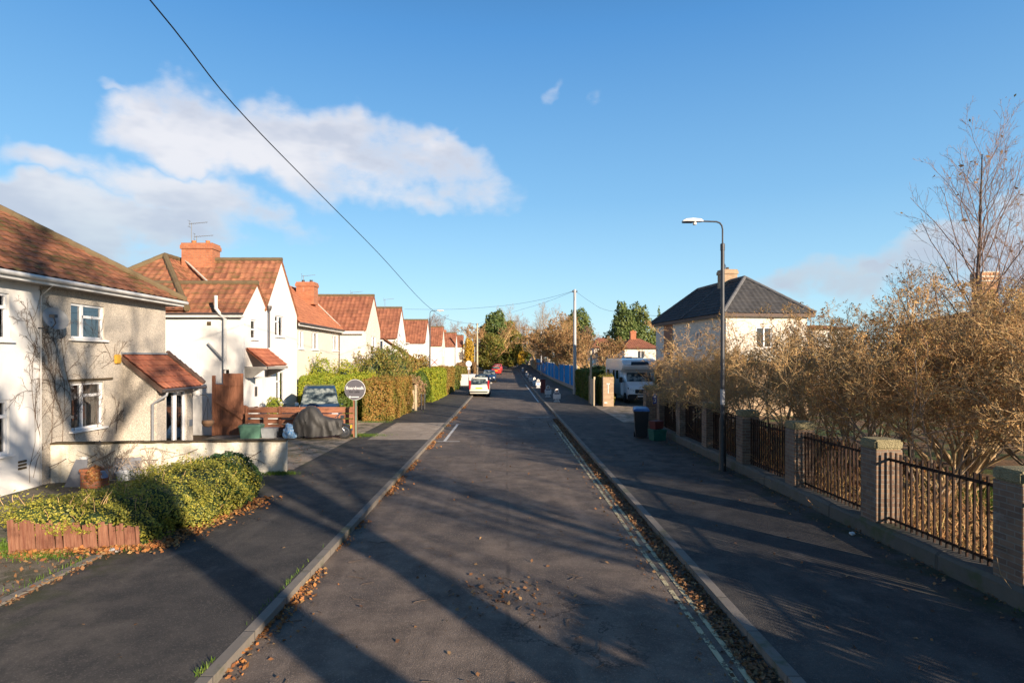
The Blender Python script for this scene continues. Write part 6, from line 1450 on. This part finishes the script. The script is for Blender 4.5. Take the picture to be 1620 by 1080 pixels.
# far end of the street
def leafy_tree(name, label, x, y, h, w_, leaf, seed, n=9000, size=.28, base=.2, cat='tree', trunk='bark_dark', lumps=9, gap=0.0, cone=False, cz0=None):
    rng = np.random.default_rng(seed); g = gz_(y); T = thing(name, label, cat, (x, y, g)); MB().tube([(0, 0, -.2), (.1, 0, h*.4), (0, .1, h*.8)], [w_*.05, w_*.035, .04], 8).build('trunk', M[trunk], T, smooth=True)
    ell = []
    for i in range(lumps):
        f_ = (i+.5)/lumps; zz = h*(base+(.93-base)*f_); wid = w_/2*(math.sin(math.pi*min(1, .20+f_*.66))**.8) if not cone else w_/2*(1.05-f_)
        a = rng.uniform(0, 6.28); rr_ = wid*.55*rng.uniform(.5, 1); s_ = rng.uniform(.75, 1.1)
        ell.append((rr_*math.cos(a), rr_*math.sin(a), zz, wid*.62*s_, wid*.62*s_, h*.13*s_))
        ell.append((-rr_*math.cos(a)*.8, -rr_*math.sin(a)*.8, zz-h*.04, wid*.55*s_, wid*.55*s_, h*.12*s_))
    nobj('crown', ell_leaves(ell, n, size, rng, .3, .16, .6, lump=.16), leaf, T); return T
TP = [(22, .42, (.35, .9), .15, 7), (9, .5, (.4, 1.0), .15, 5), (6, .5, (.4, 1.0), .1, 3)]
def far_bare(seed, label, px, y, pytop, mat, r0=.25, nleaf=0, leaf='leaf_brown', stems=3, spread=.9, plan=TP, lsize=.16):
    g = gz_(y); return bare_tree(seed, label, X(px, y), y, Z(pytop, y)-g, r0, plan, tmat=mat, mat=mat, nleaf=nleaf, leaf=leaf, lsize=lsize, stems=stems, spread=spread, z=g, wander=.12, group='bare trees at the far end of the street')
leafy_tree('pine_tree', 'tall dark green pine at the far end left of the road', X(782, 132), 132, 12.6, 7.5, 'leaf_pine', 71, 12000, .30, base=.45)
leafy_tree('pine_tree', 'second green pine seen behind the tall grey pole', X(913, 150), 150, 14.0, 8.5, 'leaf_pine', 72, 12000, .32, base=.35)
leafy_tree('evergreen_tree', 'tall rounded evergreen above the small red roofed house', X(985, 105), 105, 12.8, 6.2, 'leaf_pine', 73, 13000, .26, base=.1)
leafy_tree('evergreen_tree', 'broad evergreen just right of the tallest one by the grey roof', X(1012, 108), 108, 12.9, 6.4, 'leaf_pine', 74, 13000, .26, base=.1)
leafy_tree('evergreen_tree', 'small pointed evergreen peeping beside the grey roof', X(1043, 112), 112, 12.0, 4.5, 'leaf_pine', 75, 7000, .26, base=.2, cone=True)
leafy_tree('autumn_tree', 'olive and russet leafy tree below the far pine', X(776, 118), 118, 7.6, 7, 'leaf_mixed', 76, 9000, .2, base=.05)
far_bare(92, 'rusty twigged tree rising in front of the far pine', 772, 121, 500, 'twig_orange', nleaf=5000, stems=4, spread=1.1, lsize=.14)
leafy_tree('autumn_tree', 'olive brown rounded tree right of the far wooden pole', X(805, 135), 135, 11.0, 8, 'leaf_mixed', 77, 10000, .26, base=.05)
leafy_tree('autumn_tree', 'small bright orange yellow tree beside the last white house', X(742, 112), 112, 6.4, 2.6, 'leaf_yellow', 78, 3000, .2, base=.25)
leafy_tree('autumn_tree', 'little yellow bush at the centre of the street end', X(823, 146), 146, 4.6, 3.4, 'leaf_yellow', 79, 2500, .22, base=.2)
leafy_tree('evergreen_shrub', 'dark green bushes closing the street end', X(812, 162), 162, 5.0, 8, 'leaf_dark', 80, 5000, .3, base=.0, cat='shrub')
leafy_tree('evergreen_shrub', 'dark bush at the street end behind the yellow bush', X(832, 160), 160, 5.2, 8, 'leaf_green', 81, 5000, .3, base=.0, cat='shrub')
leafy_tree('evergreen_shrub', 'green bush behind the far red cars', X(790, 160), 160, 4.6, 7, 'leaf_green', 82, 5000, .3, base=.0, cat='shrub')
leafy_tree('evergreen_shrub', 'low olive bush at the far left of the street end', X(768, 128), 128, 4.4, 5, 'leaf_mixed', 83, 4000, .25, base=.0, cat='shrub')
far_bare(85, 'pale branched bare tree above the centre of the street end', 835, 150, 482, 'twig_pale'); far_bare(86, 'tallest thin bare tree behind the street end', 868, 165, 478, 'twig_pale', stems=2, spread=.6)
far_bare(87, 'purple bare tree left of the tallest thin one', 820, 170, 492, 'twig_purple'); far_bare(88, 'bare tree behind the brown apple tree', 895, 140, 492, 'twig_orange', nleaf=3000)
far_bare(89, 'bare tree left of the pale pole above the houses', 700, 175, 496, 'twig_purple'); far_bare(90, 'distant bare tree over the far white houses', 725, 170, 508, 'twig_purple'); far_bare(91, 'distant bare trees over the third gable', 668, 160, 500, 'twig_purple')
far_bare(93, 'bare purple brown tree behind the far red roofed house', 950, 130, 512, 'twig_purple', nleaf=1500)
far_bare(94, 'bare tree filling the gap under the second pine', 925, 120, 520, 'twig_orange', nleaf=3500)
far_bare(95, 'orange brown bare tree above the small white building', 852, 128, 512, 'twig_orange', nleaf=2500)
AP = [(16, .5, (.4, 1.0), .42, 7), (9, .5, (.4, 1.1), .1, 5), (6, .5, (.4, 1.1), .1, 3)]
far_bare(96, 'round brown apple tree hanging over the blue fence', 905, 78, 512, 'twig_orange', .2, 9000, 'leaf_brown', 6, 1.5, AP, .13)
far_bare(97, 'russet tree at the near end of the blue fence', 940, 70, 527, 'twig_orange', .16, 7000, 'leaf_brown', 5, 1.5, AP, .12)
far_bare(98, 'pale stemmed tree over the far end of the blue fence', 868, 105, 520, 'twig_pale', .2, 2500, 'leaf_bud', 6, 1.4, AP, .13)
leafy_tree('evergreen_shrub', 'brown bushes behind the motorhome', X(985, 62), 62, 3.3, 7, 'leaf_brown', 99, 6000, .16, base=.0, cat='shrub')

# vines on the pebbledash wall and on the low wall
def vines(label, P, D, L, plane, n2, seed, r=.006, loc=None, K=9):
    rng = np.random.default_rng(seed); P = np.array(P, float); D = np.array(D, float); ax = plane[0]
    pts = run(P, D, np.array(L, float), K, rng, .16, .02); pts[:, :, ax] = plane[1]; ra = np.full(len(P), r); parts = [tubes(pts, ra, ra*.5, 4)]; L_ = np.array(L, float)
    for n, ra_ in zip(n2, (.45, .4, .4)):
        P2, D2, L2, r2 = fork(pts, ra, ra*.5, L_, n, rng, (.4, 1.2), ra_, .1, 1, .8); D2[:, ax] = 0; pts = run(P2, D2, L2, 5, rng, .28, 0); pts[:, :, ax] = plane[1]; ra = np.maximum(r2, .0028); L_ = L2; parts.append(tubes(pts, ra, ra*.7, 3))
    o = nobj('climbing_vine', merge(parts), 'twig_dark'); tag(o, label, 'vine'); return o
vines('leafless vine climbing the pebbledash beside the upper and lower windows', [(-10.79, 13.98, .9), (-10.79, 14.25, 1), (-10.79, 14.6, 1), (-10.79, 15.0, 1)], [(0, .05, 1), (0, .1, 1), (0, -.1, 1), (0, .12, 1)], [3.6, 3.4, 3.3, 3.2], (0, -10.792), (8, 6, 4), 101, r=.009)
vines('leafless vine up the edge of the white painted half', [(-10.79, 13.7, .3), (-10.79, 13.6, .2)], [(0, 0, 1), (0, .03, 1)], [3.7, 2.9], (0, -10.792), (5, 4), 102)
vines('leafless vine spreading beside the upper window of the pebbledash wall', [(-10.79, 16.4, 3.0), (-10.79, 16.0, 2.75)], [(0, -.3, 1), (0, .6, .6)], [1.6, 1.5], (0, -10.792), (7, 5), 103, r=.008)
vines('leafless vine low on the pebbledash between the lower window and the porch', [(-10.79, 16.0, .9), (-10.79, 15.9, 1.0), (-10.79, 16.6, .95)], [(0, .5, .8), (0, -.2, 1), (0, .2, 1)], [1.4, 1.2, 1.1], (0, -10.792), (7, 5), 105, r=.008)
def vines_gw():
    rng = np.random.default_rng(104); n_ = 13; P = np.array([along(rng.uniform(.3, L_GW-.2), -.012, rng.uniform(.4, .88)) for _ in range(n_)]); s_ = rng.choice([-1, 1], n_)
    D = np.stack([s_*d_gw[0], s_*d_gw[1], rng.uniform(-.8, .3, n_)], 1); pts = run(P, D, rng.uniform(.5, 1.2, n_), 7, rng, .16, -.01); ra = np.full(n_, .009)
    def flat(q): q[:, :, 1] = A.y+(q[:, :, 0]-A.x)*d.y/d.x-.014; return q
    parts = [tubes(flat(pts), ra, ra*.5, 4)]; P2, D2, L2, r2 = fork(pts, ra, ra*.5, np.full(n_, .9), 4, rng, (.4, 1.1), .4, .1, 1, .7); q = flat(run(P2, D2, L2, 4, rng, .25, 0)); q[:, :, 2] = np.clip(q[:, :, 2], .1, .88); parts.append(tubes(q, np.maximum(r2, .004), np.full(len(r2), .003), 3))
    o = nobj('climbing_vine', merge(parts), 'twig_dark'); tag(o, 'leafless vine stems trained across the face of the low white wall', 'vine')
d_gw = (d.x, d.y); L_GW = (B-A).length if isinstance(B, Vector) else 5.2
A = Vector((-5.67, 15.5, 0)); B = Vector((-10.78, 14.2, 0)); d = (B-A).normalized(); n = Vector((-d.y, d.x, 0)); n = n if n.y > 0 else -n; L_GW = (B-A).length; d_gw = (d.x, d.y)
vines_gw()
# small bare shrub in front of the low wall
T = thing('bare_shrub', 'small bare pinkish shrub growing before the low white wall', 'shrub', (X(178, 13.6), 13.6, .3)); hv, fn, tp = limbs(111, 7, .8, .6, [(7, .5, (.3, .8), .2, 4), (5, .5, (.3, .9), .2, 3)], .012, base=.05); nobj('stems', hv, 'twig_pale', T); nobj('twigs', fn, 'twig_pale', T)
T = thing('bare_shrub', 'wiry bare twigs between the creeper mound and the low white wall', 'shrub', (X(235, 13.2), 13.2, .3)); hv, fn, tp = limbs(112, 9, .75, .9, [(7, .5, (.3, .8), .2, 4), (5, .5, (.3, .9), .2, 3)], .010, base=.2); nobj('stems', hv, 'twig_pale', T); nobj('twigs', fn, 'twig_pale', T)
bush('dried_flowers', 'reddish dried flower heads beside the orange brick planter', 'plant', [(X(150, 13.6), 13.6, .38, .16, .16, .20)], 500, .04, 'leaf_fallen_orange', 113, corem=None)

# ------------------------------------------------------------------ litter and grass
def litter(name, P, size, mat, seed, label=None, curl=.5):
    rng = np.random.default_rng(seed); N = np.tile(np.array([0, 0, 1.]), (len(P), 1)); o = nobj(name, leaf_quads(P, N, size, rng, 1.3, curl), mat); tag(o, label, kind='stuff'); return o
rng = np.random.default_rng(7)
def band(n, x0, x1, y0, y1, z, pw=1.0, patch=0.0):
    y = y0+(y1-y0)*rng.uniform(0, 1, n)**1.5; x = x0+(x1-x0)*rng.uniform(0, 1, n)**pw
    if patch: k = (np.sin(y*1.9+.5)+np.sin(y*.83+2)+np.sin(y*4.7)*.7+rng.normal(0, .5, n)) > patch; x, y = x[k], y[k]
    return np.stack([x, y, z+rng.uniform(.004, .03, len(x))], 1)
litter('fallen_leaves', np.concatenate([band(9000, 2.56, 2.30, .5, 30, .0, 1.0), band(600, 2.3, 1.9, .5, 30, 0)]), .042, 'leaf_fallen', 201)
litter('fallen_leaves', np.concatenate([band(5200, -2.67, -2.50, 1, 40, 0, 1.8, .3), band(350, -2.5, -2.2, 1, 30, 0, 1, .6)]), .042, 'leaf_fallen_orange', 202)
litter('fallen_leaves', np.concatenate([band(260, -2.3, 2.3, 1, 30, 0), band(160, 3, 5.9, 1, 25, .1), band(500, 5.93, 5.5, 3, 24, .1, 2.0), band(90, -5.8, -3, 4, 30, .1)]), .042, 'leaf_fallen', 203)
litter('fallen_leaves', np.concatenate([band(420, -6.1, -7.6, 6, 9.2, .09), band(300, -6.0, -5.8, 5, 9.4, .11), band(260, -5.7, -10, 15.8, 20, .115)]), .045, 'leaf_fallen', 207)
c = np.stack([rng.normal(0, .35, 120)+.0, rng.normal(7.6, .35, 120), rng.uniform(.004, .02, 120)], 1); litter('fallen_leaves', c, .045, 'leaf_fallen', 204)
P = []
for k in range(1500):
    f_ = rng.uniform(0, 1); x, y = (-7.3+1.9*f_*1.05, 9.0+.35*f_) if rng.uniform() < .45 else (-5.35+.35*f_, 9.4+3.2*f_); P.append((x+rng.normal(0, .16), y-abs(rng.normal(0, .16)), .11+rng.uniform(0, .05)))
litter('fallen_leaves', np.array(P), .05, 'leaf_fallen_orange', 205)
P = np.stack([rng.uniform(6.45, 12, 16000), rng.uniform(4, 26, 16000)**1.0, rng.uniform(-.02, .05, 16000)], 1); litter('leaf_litter', P, .08, 'leaf_fallen_orange', 206)
def grass(P, h, seed, mat='grass'):
    rng = np.random.default_rng(seed); n = len(P); D = rng.normal(0, .35, (n, 3)); D[:, 2] = 1; D /= np.linalg.norm(D, axis=1)[:, None]; w_ = rng.normal(0, 1, (n, 3)); w_[:, 2] = 0; w_ /= np.linalg.norm(w_, axis=1)[:, None]; w_ *= .006
    H_ = h*rng.uniform(.5, 1.2, n)[:, None]; V = np.stack([P-w_, P+w_, P+D*H_+w_*.2, P+D*H_-w_*.2], 1).reshape(-1, 3); o = nobj('grass', (V, np.arange(4*n).reshape(n, 4)), mat); tag(o, kind='stuff')
gp = []
for cx, cy, sx_, sy_, n_ in ((-7.9, 8.95, .25, .35, 2500), (-6.9, 8.85, .25, .1, 500), (-6.1, 8.3, .08, .5, 120), (-5.75, 15.2, .25, .12, 700), (-5.85, 9.3, .2, .1, 300), (-5.6, 22.8, .5, .25, 1200), (-2.83, 5.6, .015, .10, 40), (-2.83, 7.6, .012, .5, 60), (-6.1, 27.6, .4, .15, 500), (6.0, 6.6, .06, .25, 300), (-6.0, 33.3, .5, .3, 600)):
    gp.append(np.stack([rng.normal(cx, sx_, n_), rng.normal(cy, sy_, n_), np.full(n_, .10)], 1))
grass(np.concatenate(gp), .065, 208)
P = np.stack([rng.uniform(9.5, 15, 24000), rng.uniform(6.5, 14, 24000), np.full(24000, -.03)], 1); grass(P, .28, 209)
P = np.stack([rng.uniform(-10.8, -6, 2500), rng.uniform(28.5, 36, 2500), np.full(2500, -.03)], 1); grass(P, .2, 210)
# twigs dropped on the road
pts = run(np.stack([rng.uniform(-2.4, 1, 26), rng.uniform(5.5, 10, 26), np.full(26, .012)], 1), np.stack([rng.normal(0, 1, 26), rng.normal(0, 1, 26), np.zeros(26)], 1), rng.uniform(.1, .4, 26), 4, rng, .3); pts[:, :, 2] = .012
tag(nobj('fallen_twigs', tubes(pts, np.full(26, .006), np.full(26, .003)), 'twig_dark'), kind='stuff')

# dead stems and brambles standing behind the railings
rs = np.random.default_rng(77); n_ = 3000
P = np.stack([6.55+2.6*rs.uniform(0, 1, n_)**1.4, rs.uniform(4.8, 23.5, n_), np.full(n_, -.02)], 1); D = rs.normal(0, .35, (n_, 3)); D[:, 2] = 1; D /= np.linalg.norm(D, axis=1)[:, None]
pts = run(P, D, rs.uniform(.15, 1.3, n_), 6, rs, .34, -.02); tag(nobj('dead_stems', tubes(pts, np.full(n_, .0065), np.full(n_, .003)), 'twig_orange'), kind='stuff')
